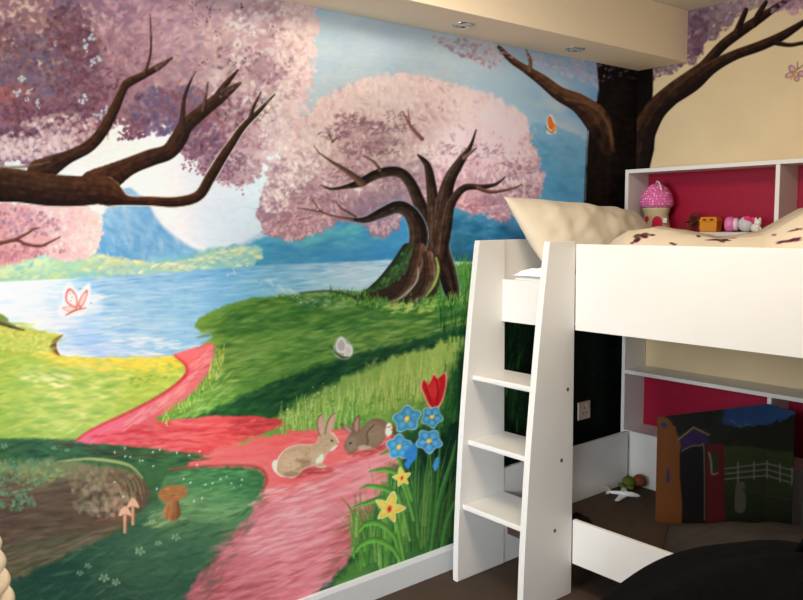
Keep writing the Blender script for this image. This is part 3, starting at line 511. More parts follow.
    dabs(cv, [(596, 62), (650, 66), (650, 80), (620, 78), (600, 82)], 60, [(120, 100, 120), (90, 74, 94), (60, 48, 60)], (.8, 2), 1.5, 0, .9, (.25, .6), 1.7, 6)

    # ---- mushrooms and toadstool by the bank
    for (x, y, h, r) in [(125, 518, 18, 6.5), (133, 510, 17, 6)]:
        limb(cv, [(x, y+14), (x, y-4)], [3, 3.4], (196, 148, 112), (220, 180, 146), (160, 116, 90))
        poly(cv, [(x-r, y-2), (x-r*.7, y-8), (x, y-12), (x+r*.7, y-8), (x+r, y-2), (x, y-4)], (222, 176, 140), .6)
        for (a, b) in [(-2, -6), (2, -8), (3, -4), (-4, -3)]: dab(cv, x+a, y+b, 1, .8, 0, (240, 214, 190), .9, 2)
    limb(cv, [(172, 512), (173, 500), (171, 494)], [18, 10, 12], (150, 100, 62), (186, 136, 92), (104, 66, 44))
    poly(cv, [(158, 496), (163, 488), (174, 485), (186, 487), (187, 493), (180, 500), (166, 502)], (164, 108, 66), .7)
    dabs(cv, [(160, 496), (166, 489), (184, 488), (184, 494), (170, 500)], 30, [(186, 132, 86), (140, 90, 56)], (.6, 1.4), 3, -.1, .2, (.3, .6), 1.8, 5)
    for k in range(20):
        x = 112+rng.random()*90; y = 440+rng.random()*62
        dab(cv, x, y, .9, .9, 0, (250, 250, 240), .9, 1.5); dab(cv, x, y, 2.4, .5, 0, (240, 244, 240), .5, 1.5); dab(cv, x, y, .5, 2.6, 0, (240, 244, 240), .5, 1.5)
    for k in range(16):
        x = 214+rng.random()*36; y = 200+rng.random()*80
        dab(cv, x, y, .8, .8, 0, (246, 244, 214), .8, 1.5); dab(cv, x, y, 1.8, .4, 0, (246, 244, 214), .5, 1.5); dab(cv, x, y, .4, 1.9, 0, (246, 244, 214), .5, 1.5)
    # dust trail over the lake
    dabs(cv, [(256, 276), (268, 288), (300, 296), (330, 304), (326, 308), (290, 300), (260, 290)], 50, [(230, 232, 214), (216, 226, 204)], (.4, 1), 1.2, 0, 1, (.35, .7), 1.6, 4)
    dabs(cv, [(258, 275), (268, 280), (300, 294), (280, 292)], 30, [(220, 228, 214)], (1, 2.4), 2.6, .5, .2, (.12, .3), 1.3, 4)

    # ---- rabbits
    def rabbit(f, fur, dark, light):
        P = lambda l: [f(*p) for p in l]
        dabs(cv, P([(-26, 14), (20, 10), (22, 18), (-20, 22)]), 40, [(170, 64, 66), (150, 60, 58)], (.8, 2), 5, -.1, .1, (.3, .6), 1.6, 4)
        poly(cv, P([(-33, 8), (-30, 4), (-26, 6), (-24, 14), (-26, 18), (-31, 15)]), (236, 222, 210), .8)
        body = [(-28, 14), (-26, 2), (-18, -7), (-6, -11), (6, -11), (12, -13), (14, -19), (20, -23), (27, -22), (32, -16), (33, -12), (29, -7), (23, -4), (19, 2), (17, 7), (21, 10), (14, 11), (8, 9), (-2, 13), (-6, 18), (-12, 21), (-18, 20), (-24, 19)]
        poly(cv, P([(x*1.03-.3, y*1.05) for x, y in body]), (232, 208, 192), .8)
        poly(cv, P(body), fur, .6)
        poly(cv, P([(-24, 8), (-18, -1), (-8, -4), (0, 2), (2, 9), (-4, 14), (-12, 18), (-20, 17)]), light, 3.0, alpha=.55)
        poly(cv, P([(-10, 4), (2, 3), (6, 8), (-2, 12), (-8, 14), (-4, 9)]), dark, 1.6, alpha=.5)
        poly(cv, P([(-22, 18), (-14, 15), (-6, 17), (-8, 20), (-18, 21)]), dark, 1, alpha=.45)
        poly(cv, P([(6, -2), (14, -4), (17, 0), (12, 6), (6, 5)]), light, 2, alpha=.4)
        for e in ([(15, -20), (12, -30), (13, -38), (17, -42), (20, -34), (20, -22)], [(20, -22), (22, -32), (26, -40), (30, -43), (30, -34), (25, -22)]):
            poly(cv, P(e), fur, .6); c = np.mean(e, 0)
            poly(cv, P([(c[0]+(x-c[0])*.55, c[1]+(y-c[1])*.75) for x, y in e]), (206, 150, 140), .8, alpha=.8)
            limb(cv, P([e[0], e[1], e[2], e[3]]), [1, 1, 1, .8], dark, dark, dark)
        poly(cv, P([(12, 2), (18, -2), (18, 4), (16, 6), (11, 8)]), (236, 220, 206), 1, alpha=.85)
        poly(cv, P([(26, -8), (32, -11), (30, -7), (26, -5)]), (230, 206, 190), .8, alpha=.8)
        dab(cv, *f(27, -15.5), 1.5, 1.8, 0, (28, 16, 16), 1, 3); dab(cv, *f(27.4, -16.2), .5, .5, 0, (250, 250, 250), 1, 2)
        dab(cv, *f(33, -12), .9, .8, 0, (120, 60, 60), 1, 2)
        F = [f(*p) for p in body]; F = np.array(F)
        dabs(cv, F, 150, [fur, dark, light], (.5, 1.2), 2.4, .2, .6, (.12, .35), 1.6, 5)
    rabbit(lambda x, y: (305+x, 456+y), (188, 146, 118), (126, 84, 66), (206, 168, 140))
    # second rabbit, crouching, facing left
    g = lambda l: [(362+x, 439+y) for x, y in l]
    poly(cv, g([(26, -8), (25, -16), (19, -20), (10, -20), (2, -14), (-4, -8), (-10, -6), (-16, 0), (-18, 8), (-14, 14), (-8, 14), (-2, 9), (4, 10), (12, 9), (20, 4)]), (128, 98, 82), .7)
    poly(cv, g([(24, -12), (26, -16), (30, -14), (30, -6), (26, -3), (23, -6)]), (238, 226, 214), .8)
    poly(cv, g([(20, -14), (8, -14), (4, -4), (8, 4), (18, 2), (23, -5)]), (150, 118, 100), 2.5, alpha=.7)
    limb(cv, g([(12, -14), (5, -6), (6, 2), (4, 8)]), [1, 1.2, 1.2, .8], (80, 56, 50), (90, 64, 56), (70, 50, 46), soft=.8)
    for e in ([(-8, -6), (-10, -14), (-6, -22), (-2, -24), (-2, -14), (-3, -6)], [(-10, -4), (-16, -8), (-22, -14), (-20, -16), (-12, -12), (-7, -7)]):
        poly(cv, g(e), (120, 88, 74), .6); c = np.mean(e, 0)
        poly(cv, g([(c[0]+(x-c[0])*.5, c[1]+(y-c[1])*.7) for x, y in e]), (188, 136, 126), .8, alpha=.8)
    poly(cv, g([(-16, 2), (-12, -2), (-6, 0), (-6, 8), (-12, 12)]), (150, 116, 96), 2, alpha=.6)
    dab(cv, 350.5, 443, 1.3, 1.5, 0, (26, 16, 16), 1, 3); dab(cv, 350.9, 442.4, .45, .45, 0, (240, 240, 240), 1, 2)
    poly(cv, g([(-4, 8), (2, 6), (10, 8), (4, 11), (-2, 11)]), (190, 156, 136), 1, alpha=.8)
    dabs(cv, g([(-14, 14), (12, 10), (30, 0), (26, 8), (0, 18)]), 50, [(150, 56, 56), (170, 68, 66)], (.7, 1.8), 4, -.2, .1, (.25, .55), 1.6, 4)
    dabs(cv, [(386, 426), (396, 424), (400, 440), (392, 446)], 30, [(120, 40, 40), (150, 50, 50)], (1, 2), 1.6, .5, .4, (.3, .6), 1.6, 4)

    # ---- flowers
    base = [(336, 590), (350, 560), (364, 530), (378, 500), (400, 460), (430, 440), (470, 430), (480, 600), (470, 640), (330, 640)]
    grad(cv, base, [(0, (70, 110, 50)), (.4, (52, 98, 46)), (.75, (30, 72, 36)), (1, (16, 44, 28))], (350, 560), (462, 500), 5, 5, 8, tex=.4, tc=(10, 1, 4))
    for k in range(230):
        x = 352+rng.random()*112; y = 520+rng.random()*50
        if y > 596-(x-300)*.36+8: y = 590-(x-300)*.36
        h = 24+rng.random()*64; ln = rng.normal(2+(x-410)*.14, 7)
        dkk = np.clip((x-390)/80, 0, 1)
        c = np.array([(96, 146, 62), (70, 124, 52), (124, 166, 76), (50, 100, 46)][rng.integers(4)])*(1-.55*dkk)
        blade(cv, x, y, h*(.5+.6*min(1, max(0, (x-350)/50))), ln, 1.6+rng.random()*1.8, jit(c, 6), .35+rng.random()*.5)
    LV = (104, 152, 62)
    for pts, w in [([(404, 560), (396, 520), (384, 500), (364, 504), (353, 507)], [3, 5, 6, 4, 1]), ([(410, 540), (400, 500), (388, 490), (370, 486), (360, 489)], [3, 5, 5, 4, 1]), ([(414, 520), (402, 480), (388, 470), (374, 471), (369, 472)], [3, 4.5, 5, 3, 1]),
                   ([(400, 556), (394, 536), (380, 524), (366, 524), (357, 533)], [3, 5, 6, 5, 1]), ([(402, 566), (394, 550), (378, 540), (362, 544), (352, 556)], [3, 5, 6, 5, 1]), ([(412, 500), (400, 462), (390, 452), (380, 455)], [3, 4, 4, 1]),
                   ([(420, 540), (416, 500), (416, 470), (418, 440)], [2.4, 2.6, 2.4, 1.6]), ([(434, 530), (438, 480), (440, 440), (438, 412)], [2, 2.4, 2.2, 1.6]), ([(428, 540), (432, 490), (430, 452)], [2.4, 2.4, 1.8]), ([(430, 560), (440, 500), (452, 460), (456, 440)], [4, 5, 4, 1]), ([(440, 560), (448, 520), (460, 492)], [4, 5, 1])]:
        leafstroke(cv, pts, w, (86, 138, 56) if pts[0][0] < 415 else (56, 104, 48))
    def petal(c, pts, col, hi, edge):
        P = [(c[0]+x, c[1]+y) for x, y in pts]
        m = np.mean(P, 0)
        poly(cv, [(m[0]+(x-m[0])*1.14, m[1]+(y-m[1])*1.14) for x, y in P], edge, .5, alpha=.85)
        poly(cv, P, col, .5); poly(cv, [(m[0]+(x-m[0])*.6-.6, m[1]+(y-m[1])*.6-.8) for x, y in P], hi, 1.2, alpha=.7)
    # tulip
    petal((433, 391), [(-11, -4), (-9, -11), (-5, -6), (-2, -10), (1, -16), (4, -12), (8, -15), (12, -17), (12, -4), (8, 10), (2, 17), (-4, 13), (-8, 4)], (186, 28, 34), (206, 52, 54), (230, 150, 140))
    limb(cv, [(432, 406), (428, 394), (424, 382)], [1, 1.6, .8], (140, 16, 26), (160, 24, 30), (120, 14, 22)); limb(cv, [(436, 406), (438, 392), (436, 378)], [1, 1.6, .8], (140, 16, 26), (160, 24, 30), (120, 14, 22))
    BL, BH, BE = (66, 138, 182), (104, 168, 202), (160, 196, 208)
    def blue(cx, cy, rx, ry, rot=0):
        pts = []
        for t in np.linspace(0, 6.283, 30, endpoint=False):
            k = 1+.16*math.sin(5*t+.6); x = rx*k*math.cos(t); y = ry*k*math.sin(t)
            pts.append((cx+x*math.cos(rot)-y*math.sin(rot), cy+x*math.sin(rot)+y*math.cos(rot)))
        c = np.array([cx, cy])
        poly(cv, [tuple(c+(np.array(p)-c)*1.08) for p in pts], BE, .5, sm=False)
        poly(cv, pts, BL, .5, sm=False)
        for k in range(5):
            t = k*1.257+.3; x = rx*.58*math.cos(t); y = ry*.58*math.sin(t)
            dab(cv, cx+x*math.cos(rot)-y*math.sin(rot), cy+x*math.sin(rot)+y*math.cos(rot), rx*.34, ry*.3, t+rot, BH, .8, 1.6)
            t += .63
            limb(cv, [(cx, cy), (cx+rx*.8*math.cos(t), cy+ry*.8*math.sin(t))], [.8, .5], (40, 100, 156), (50, 110, 160), (36, 90, 146))
        dab(cv, cx, cy, rx*.34, ry*.26, rot-.5, (226, 186, 56), 1, 2.4); dab(cv, cx-.5, cy-.6, rx*.16, ry*.12, 0, (244, 226, 120), 1, 2)
    blue(407, 419, 13, 11, -.6); blue(432, 417, 9.5, 9.5, 0); blue(429, 441, 11.5, 10.5, .1); blue(399, 447, 11, 11, -.5)
    poly(cv, [(404, 456), (409, 448), (414, 443), (417, 450), (416, 458), (412, 463), (408, 469), (404, 464), (407, 460)], (52, 120, 182), .6)
    poly(cv, [(433, 466), (436, 458), (439, 458), (438, 467), (435, 471)], (66, 136, 186), .6)
    YL, YH, YE = (232, 196, 62), (246, 226, 120), (250, 244, 226)
    for (c, s, r0) in [((389.5, 509), 1.0, .25), ((402, 478), .62, -.2)]:
        for k in range(5):
            t = -1.57+k*1.257+r0
            L = [17, 15, 13, 14, 15][k]*s
            d = np.array([math.cos(t), math.sin(t)*(1.0)]); nn = np.array([-d[1], d[0]])
            P = [tuple(d*L*a+nn*L*b) for a, b in [(0, .1), (.45, .27), (1, 0), (.45, -.27), (0, -.1)]]
            petal(c, P, YL, YH, YE)
        dab(cv, c[0], c[1], 3.2*s, 5*s, .2, (206, 70, 40), .95, 1.8); dab(cv, c[0], c[1], 1.4*s, 3*s, .2, (170, 40, 34), .9, 2)

    # ---- butterflies
    def wing(pts, col, edge):
        c = np.mean(pts, 0)
        poly(cv, pts, edge, .5); poly(cv, [(c[0]+(x-c[0])*.72, c[1]+(y-c[1])*.72) for x, y in pts], col, .7)
    poly(cv, [(57, 312), (62, 302), (64, 288), (70, 282), (76, 290), (80, 292), (84, 286), (90, 284), (90, 296), (88, 306), (84, 314), (72, 317), (62, 318)], (250, 246, 244), 1.4, alpha=.95)
    wing([(66, 302), (66, 292), (70, 288), (76, 294), (78, 304), (76, 309)], (252, 236, 228), (226, 130, 120)); wing([(78, 306), (80, 298), (86, 290), (88, 292), (85, 302), (81, 308)], (246, 206, 196), (222, 120, 112))
    wing([(62, 308), (70, 306), (77, 309), (70, 312)], (250, 216, 206), (230, 150, 140))
    limb(cv, [(66, 315), (76, 310), (86, 308)], [1.4, 2, 1.2], (206, 110, 80), (220, 130, 90), (180, 90, 70))
    for (x, y) in [(70, 294), (72, 297), (71, 301), (73, 293)]: dab(cv, x, y, .7, .7, 0, (150, 110, 150), .8, 2)
    dab(cv, 91, 303, .7, .6, 0, (60, 60, 80), .8, 2)
    poly(cv, [(333, 350), (335, 342), (340, 336), (346, 339), (352, 345), (353, 353), (348, 359), (340, 359), (335, 355)], (226, 218, 208), 1, alpha=.6)
    wing([(338, 352), (336, 344), (341, 337), (346, 342), (346, 352)], (206, 180, 188), (240, 232, 226)); wing([(344, 354), (346, 344), (352, 347), (352, 354), (346, 358)], (226, 206, 196), (240, 230, 220))
    dab(cv, 341, 343, 2, 4, .2, (216, 190, 90), .6, 1.4); limb(cv, [(335, 352), (342, 357), (348, 357)], [1.6, 2, 1.2], (92, 60, 50), (120, 80, 60), (60, 40, 36))
    limb(cv, [(335, 351), (331, 347), (330, 345)], [.7, .6, .5], (50, 40, 34))
    poly(cv, [(547, 123), (549, 116), (552, 115), (556, 125), (556, 132), (553, 134), (547, 133)], (236, 226, 196), .9, alpha=.8)
    wing([(549, 128), (548, 120), (550, 116), (553, 122), (554, 129)], (232, 120, 44), (220, 84, 40)); wing([(552, 131), (554, 124), (556, 126), (555, 131)], (240, 190, 70), (206, 80, 40))
    limb(cv, [(547, 129), (551, 132), (554, 133)], [1, 1.4, .8], (214, 160, 60)); limb(cv, [(547, 129), (545, 126)], [.6, .4], (40, 40, 50))
    # fine canvas-like brush grain
    A += (nz(2.2, 2, 2.2, 1, 9)-.5)[..., None]*7
    return np.clip(A, 0, 255)

def paint_back(bg):
    cv = Canvas(bg)
    # canvas B uses the same units but is shifted 200 to the left
    o = -200
    def q(l): return [(x+o, y) for x, y in l]
    cv.a += (nz(30, 2, 1, 1, 21)-.5)[..., None]*6
    # mauve blossom against the ceiling and under the beam
    bl = q([(690, -30), (690, 58), (697, 56), (702, 50), (706, 44), (716, 38), (722, 30), (732, 24), (742, 14), (756, 8), (776, 6), (803, 10), (830, 4), (830, -60)])
    grad(cv, bl, [(0, (116, 90, 104)), (.5, (142, 118, 126)), (1, (172, 148, 148))], (490, 40), (590, 0), 1.5, 4, 5, tex=.6, tc=(14, 1, 1))
    dabs(cv, bl, 700, [(106, 80, 96), (134, 108, 118), (164, 144, 146), (186, 166, 162), (148, 124, 128)], (1, 2.6), 1.7, -.5, .7, (.35, .8), 1.8, 6)
    dabs(cv, q([(692, 20), (706, 10), (706, 40), (694, 56)]), 80, [(98, 70, 90), (108, 78, 96)], (1.2, 3), 1.5, -.8, .6, (.4, .8), 1.8, 6)
    dabs(cv, q([(770, -6), (803, -8), (803, 12), (780, 12)]), 120, [(176, 130, 150), (196, 152, 164), (160, 116, 140)], (1, 2.6), 1.5, 0, .7, (.35, .7), 1.8, 6)
    bl2 = q([(630, 60), (640, 74), (652, 80), (660, 76), (670, 74), (680, 68), (690, 63), (690, 52), (630, 52)])
    dabs(cv, bl2, 320, [(108, 82, 98), (130, 102, 116), (152, 126, 134), (94, 68, 84)], (1, 2.4), 1.7, -.3, .7, (.4, .85), 1.8, 6)
    # trunk and the branch that crosses the back wall
    poly(cv, q([(600, 40), (653, 60), (653, 90), (652, 104), (656, 120), (654, 150), (650, 166), (646, 200), (640, 260), (636, 420), (636, 430), (560, 430)]), (13, 8, 6), .8, 0, sm=False)
    D = dict(col=(36, 23, 17), hi=(84, 54, 34), lo=(16, 11, 10))
    limb(cv, q([(636, 160), (640, 140), (654, 112), (672, 94), (692, 78), (704, 66), (722, 46), (740, 32), (756, 21), (772, 10), (790, -2)]), [24, 26, 22, 20, 17, 11, 10, 10, 9, 7, 4], side=1, **D)
    limb(cv, q([(670, 98), (692, 82), (712, 67), (735, 55), (760, 46), (782, 36), (803, 23), (820, 14)]), [16, 19, 13, 10, 10, 9, 6, 6], side=1, **D)
    limb(cv, q([(776, 43), (790, 45), (803, 43), (820, 42)]), [5, 4, 3.6, 3], side=1, **D)
    limb(cv, q([(737, 33), (741, 22), (746, 10)]), [8, 6, 5], side=1, **D)
    limb(cv, q([(754, 24), (760, 12), (766, 2)]), [7, 6, 4], side=1, **D)
    dabs(cv, q([(770, 12), (790, -4), (803, -4), (790, 8)]), 50, [(150, 120, 144), (120, 92, 120)], (1, 2.4), 1.5, -.5, .5, (.4, .8), 1.8, 6)
    # butterfly
    def wing(pts, col, edge):
        c = np.mean(pts, 0)
        poly(cv, pts, edge, .5); poly(cv, [(c[0]+(x-c[0])*.7, c[1]+(y-c[1])*.7) for x, y in pts], col, .9)
    wing(q([(795, 72), (790, 72), (788.5, 67), (791, 65), (795, 67), (796.5, 70)]), (206, 168, 168), (140, 92, 104))
    wing(q([(794, 73), (791, 72), (786, 74), (785.5, 77.5), (789, 78), (792, 76.5)]), (210, 176, 174), (144, 96, 104))
    wing(q([(797, 74), (800, 71), (806, 71), (807, 75), (802, 77)]), (206, 168, 168), (140, 92, 104))
    wing(q([(795, 76), (799, 76), (799.5, 80), (797, 81.5), (794, 80)]), (200, 160, 162), (144, 96, 104))
    limb(cv, q([(790, 80), (794, 75), (798, 68.5)]), [.8, 1.6, 1.2], (206, 144, 56), (220, 160, 70), (180, 120, 50))
    limb(cv, q([(797.6, 69), (797.5, 62)]), [.6, .5], (90, 60, 40)); limb(cv, q([(798, 69), (803, 65)]), [.6, .5], (90, 60, 40))
    return np.clip(cv.a, 0, 255)

# swatches of the painted wall (design position -> colour) that the paint is matched to
SWATCH = {(331, 44): (203, 203, 198), (450, 60): (174, 177, 172), (561, 164): (80, 112, 124), (440, 100): (198, 165, 152), (301, 540): (212, 140, 146), (61, 400): (214, 226, 132),
          (321, 330): (66, 106, 50), (406, 380): (132, 150, 70), (156, 315): (180, 212, 230), (306, 250): (75, 132, 152), (56, 515): (88, 76, 66), (136, 575): (64, 92, 70), (236, 55): (195, 165, 158),
          (346, 128): (165, 125, 120), (302, 19): (222, 196, 182), (132, 224): (162, 200, 224), (212, 199): (222, 226, 228), (342, 274): (160, 184, 192), (482, 229): (90, 128, 146), (270, 372): (100, 132, 60),
          (350, 462): (226, 130, 130), (430, 505): (70, 110, 55), (232, 440): (248, 108, 102), (392, 139): (170, 140, 132), (30, 42): (125, 92, 95), (110, 92): (135, 92, 98), (225, 590): (165, 90, 95), (40, 312): (254, 255, 255), (505, 188): (180, 148, 146), (520, 160): (188, 158, 154), (300, 195): (184, 150, 150), (470, 150): (190, 160, 154), (225, 70): (190, 158, 152), (50, 240): (222, 176, 172), (520, 205): (150, 128, 136), (290, 300): (84, 124, 58), (300, 350): (70, 112, 48), (360, 320): (70, 108, 48)}
def grade(a, sw, sig=32):
    """pull the paint smoothly towards the swatches"""
    gx = np.arange(-MX, DW-MX+8, 8.); gy = np.arange(-MY, DH-MY+8, 8.)
    GX, GY = np.meshgrid(gx, gy); num = np.zeros(GX.shape+(3,)); den = np.full(GX.shape, .30)
    for (x, y), t in sw.items():
        j0, j1, i0, i1 = int((x-8+MX)*S), int((x+8+MX)*S), int((y-6+MY)*S), int((y+6+MY)*S)
        m = a[i0:i1, j0:j1].reshape(-1, 3).mean(0)
        r = np.log(np.clip((np.array(t)+4)/(m+4), .62, 1.6))
        w = np.exp(-((GX-x)**2+(GY-y)**2)/(2*sig*sig))
        num += w[..., None]*r; den += w
    F = num/den[..., None]
    X = np.clip((np.arange(CW)/S)/8, 0, len(gx)-1.001); Y = np.clip((np.arange(CH)/S)/8, 0, len(gy)-1.001)
    x0 = X.astype(int); y0 = Y.astype(int); fx = (X-x0)[None, :, None]; fy = (Y-y0)[:, None, None]
    A0 = F[y0]; A1 = F[y0+1]
    G = (A0[:, x0]*(1-fx)+A0[:, x0+1]*fx)*(1-fy)+(A1[:, x0]*(1-fx)+A1[:, x0+1]*fx)*fy
    return np.clip(a*np.exp(G), 0, 255).astype(np.float32)
CALIBRATED = True
LEFT_FIT = [[-0.0643, -0.1517, -0.287], [0.4226, 0.3355, 0.2049], [0.2329, 0.229, 0.2049], [-0.3996, -0.3639, -0.3041], [-0.5037, -0.4917, -0.453], [-0.7775, -0.7871, -0.7836], [-0.3535, -0.4566, -0.5863], [0.4508, 0.4679, 0.481], [-0.289, -0.2543, -0.1963], [-0.8397, -0.8154, -0.7166], [0.0311, -0.0368, -0.1667], [0.2753, 0.2798, 0.2754], [0.0761, 0.0817, 0.1245], [0.4877, 0.4411, 0.3117], [0.2774, 0.3085, 0.3367]]
# ---------------------------------------------------------------- scene
import bpy, bmesh
from mathutils import Vector, Matrix, noise as mnoise
C = bpy.context.scene.collection
PI = math.pi

# camera solved from the room's two vanishing directions
FPX, PCX, PCY = 787.0, 401.5, 300.0
CAM = np.array([2.288, -3.429, 1.42])
ROT = np.array([[0.636, -0.070, 0.768], [0.772, 0.070, -0.632], [-0.009, 0.995, 0.099]])
u_, _s, v_ = np.linalg.svd(ROT); ROT = u_ @ v_
def design_uv(W):
    """points of the room -> the painter's design frame"""
    v = (np.asarray(W, float)-CAM) @ ROT
    return np.stack([PCX+FPX*v[..., 0]/-v[..., 2], PCY-FPX*v[..., 1]/-v[..., 2]], -1)
def ray_at(px, axis, val):
    d = ROT @ np.array([px[0]-PCX, -(px[1]-PCY), -FPX])
    return CAM+d*((val-CAM[axis])/d[axis])

# ---- materials
def lin(c):
    c = np.asarray(c, float)/255
    return np.where(c <= .04045, c/12.92, ((c+.055)/1.055)**2.4)
def mat(name, rgb, rough=.5, spec=.3, noise=0.0, nscale=30, bump=0.0, bscale=200, metal=0, sheen=0):
    m = bpy.data.materials.new(name); m.use_nodes = True
    nt = m.node_tree; b = nt.nodes['Principled BSDF']
    c = tuple(lin(rgb))+(1,)
    b.inputs['Base Color'].default_value = c; b.inputs['Roughness'].default_value = rough
    b.inputs['Specular IOR Level'].default_value = spec; b.inputs['Metallic'].default_value = metal
    if sheen: b.inputs['Sheen Weight'].default_value = sheen
    tc = nt.nodes.new('ShaderNodeTexCoord')
    if noise:
        n = nt.nodes.new('ShaderNodeTexNoise'); n.inputs['Scale'].default_value = nscale; n.inputs['Detail'].default_value = 4
        r = nt.nodes.new('ShaderNodeValToRGB')
        r.color_ramp.elements[0].position = .3; r.color_ramp.elements[1].position = .7
        r.color_ramp.elements[0].color = tuple(x*(1-noise) for x in c[:3])+(1,)
        r.color_ramp.elements[1].color = tuple(min(1, x*(1+noise)) for x in c[:3])+(1,)
        nt.links.new(tc.outputs['Object'], n.inputs['Vector']); nt.links.new(n.outputs['Fac'], r.inputs['Fac'])
        nt.links.new(r.outputs['Color'], b.inputs['Base Color'])
    if bump:
        n2 = nt.nodes.new('ShaderNodeTexNoise'); n2.inputs['Scale'].default_value = bscale; n2.inputs['Detail'].default_value = 3
        bp = nt.nodes.new('ShaderNodeBump'); bp.inputs['Strength'].default_value = bump; bp.inputs['Distance'].default_value = .01
        nt.links.new(tc.outputs['Object'], n2.inputs['Vector']); nt.links.new(n2.outputs['Fac'], bp.inputs['Height'])
        nt.links.new(bp.outputs['Normal'], b.inputs['Normal'])
    return m
def paint_mat(name, rough=.6, spec=.06, bump=.03):
    m = mat(name, (128, 128, 128), rough, spec, bump=bump, bscale=260)
    nt = m.node_tree; a = nt.nodes.new('ShaderNodeVertexColor'); a.layer_name = 'paint'
    nt.links.new(a.outputs['Color'], nt.nodes['Principled BSDF'].inputs['Base Color'])
    return m
WHITE = mat('white_laminate', (224, 221, 216), .38, .35, .015, 8)
PINK = mat('cerise_panel', (150, 7, 46), .5, .3, .05, 30)
CREAM_WALL = mat('cream_wall_paint', (226, 204, 168), .85, .1, .02, 6, .03, 300)
CEIL = mat('ceiling_paint', (222, 214, 200), .9, .1, .015, 5)
SOFFIT = mat('beam_paint', (248, 232, 206), .85, .1, .015, 6)
SKIRT = mat('skirting_gloss', (214, 216, 218), .35, .4)
COTTON = mat('cream_cotton', (212, 199, 176), .9, .1, .03, 14, .15, 260, sheen=.2)
SHEET = mat('white_sheet', (236, 234, 230), .9, .1, bump=.1, bscale=180)
CHROME = mat('chrome', (210, 210, 212), .2, .5, metal=1)
BLACK = mat('black_fabric', (10, 9, 10), .95, .05, .2, 40, .2, 160)
DARK = mat('dark_hole', (22, 18, 16), .8, .1)
PLASTIC = mat('socket_plastic', (214, 190, 176), .4, .4)

BOLT = mat('bolt', (96, 84, 76), .5, .3)

# ---- object helpers
def link(name, me, m=None, parent=None):
    o = bpy.data.objects.new(name, me); C.objects.link(o)
    if m is not None: me.materials.append(m)
    if parent is not None: o.parent = parent
    return o
def fin(name, bm, m=None, parent=None, smooth=False):
    bmesh.ops.recalc_face_normals(bm, faces=bm.faces)
    me = bpy.data.meshes.new(name); bm.to_mesh(me); bm.free()
    if smooth: me.polygons.foreach_set('use_smooth', [True]*len(me.polygons))
    return link(name, me, m, parent)
def thing(name, label, cat, loc=(0, 0, 0), rotz=0, group=None):
    o = bpy.data.objects.new(name, None); C.objects.link(o)
    o.location = loc; o.rotation_euler = (0, 0, rotz); o.empty_display_size = .1
    o['label'] = label; o['category'] = cat
    if group: o['group'] = group
    return o
def tag(o, label, cat, group=None):
    o['label'] = label; o['category'] = cat
    if group: o['group'] = group
    return o
def struct(o, label=None):
    o['kind'] = 'structure'
    if label: o['label'] = label
    return o
def add_box(bm, x0, x1, y0, y1, z0, z1, bev=.0015, seg=2):
    r = bmesh.ops.create_cube(bm, size=1)
    vs = r['verts']
    for v in vs:
        v.co = Vector(((x0+x1)/2+v.co.x*(x1-x0), (y0+y1)/2+v.co.y*(y1-y0), (z0+z1)/2+v.co.z*(z1-z0)))
    if bev:
        es = list({e for v in vs for e in v.link_edges})
        bmesh.ops.bevel(bm, geom=es, offset=bev, segments=seg, affect='EDGES', profile=.5)
    return bm
def board(name, x0, x1, y0, y1, z0, z1, m=None, parent=None, bev=.0015):
    return fin(name, add_box(bmesh.new(), x0, x1, y0, y1, z0, z1, bev), m or WHITE, parent)
def add_lathe(bm, prof, n=32, cx=0, cy=0, mtx=None):
    rings = []
    for r, z in prof:
        if r < 1e-6: rings.append([bm.verts.new((cx, cy, z))])
        else: rings.append([bm.verts.new((cx+r*math.cos(2*PI*k/n), cy+r*math.sin(2*PI*k/n), z)) for k in range(n)])
    for a, b in zip(rings, rings[1:]):
        for k in range(n):
            k2 = (k+1) % n
            if len(a) == 1 and len(b) == 1: continue
            if len(a) == 1: bm.faces.new((a[0], b[k], b[k2]))
            elif len(b) == 1: bm.faces.new((a[k], b[0], a[k2]))
            else: bm.faces.new((a[k], b[k], b[k2], a[k2]))
    if mtx is not None:
        for r in rings:
            for v in r: v.co = mtx @ v.co
    return bm
def add_tube(bm, pts, rad, n=8, caps=True):
    pts = [Vector(p) for p in pts]; m = len(pts)
    rad = [rad]*m if not hasattr(rad, '__len__') else rad
    up = Vector((0, 0, 1)); rings = []
    for i, p in enumerate(pts):
        d = (pts[min(i+1, m-1)]-pts[max(i-1, 0)]).normalized()
        s = d.cross(up)
        if s.length < 1e-4: s = d.cross(Vector((1, 0, 0)))
        s.normalize(); t = s.cross(d)
        rings.append([bm.verts.new(p+(s*math.cos(2*PI*k/n)+t*math.sin(2*PI*k/n))*rad[i]) for k in range(n)])
    for a, b in zip(rings, rings[1:]):
        for k in range(n): bm.faces.new((a[k], a[(k+1) % n], b[(k+1) % n], b[k]))
    if caps:
        bm.faces.new(rings[0]); bm.faces.new(list(reversed(rings[-1])))
    return bm
def add_ball(bm, c, r, sx=1, sy=1, sz=1, n=20, mtx=None):
    q = bmesh.ops.create_uvsphere(bm, u_segments=n, v_segments=max(8, n*2//3), radius=r)
    for v in q['verts']:
        p = Vector((v.co.x*sx, v.co.y*sy, v.co.z*sz))
        if mtx is not None: p = mtx @ p
        v.co = p+Vector(c)
    return bm
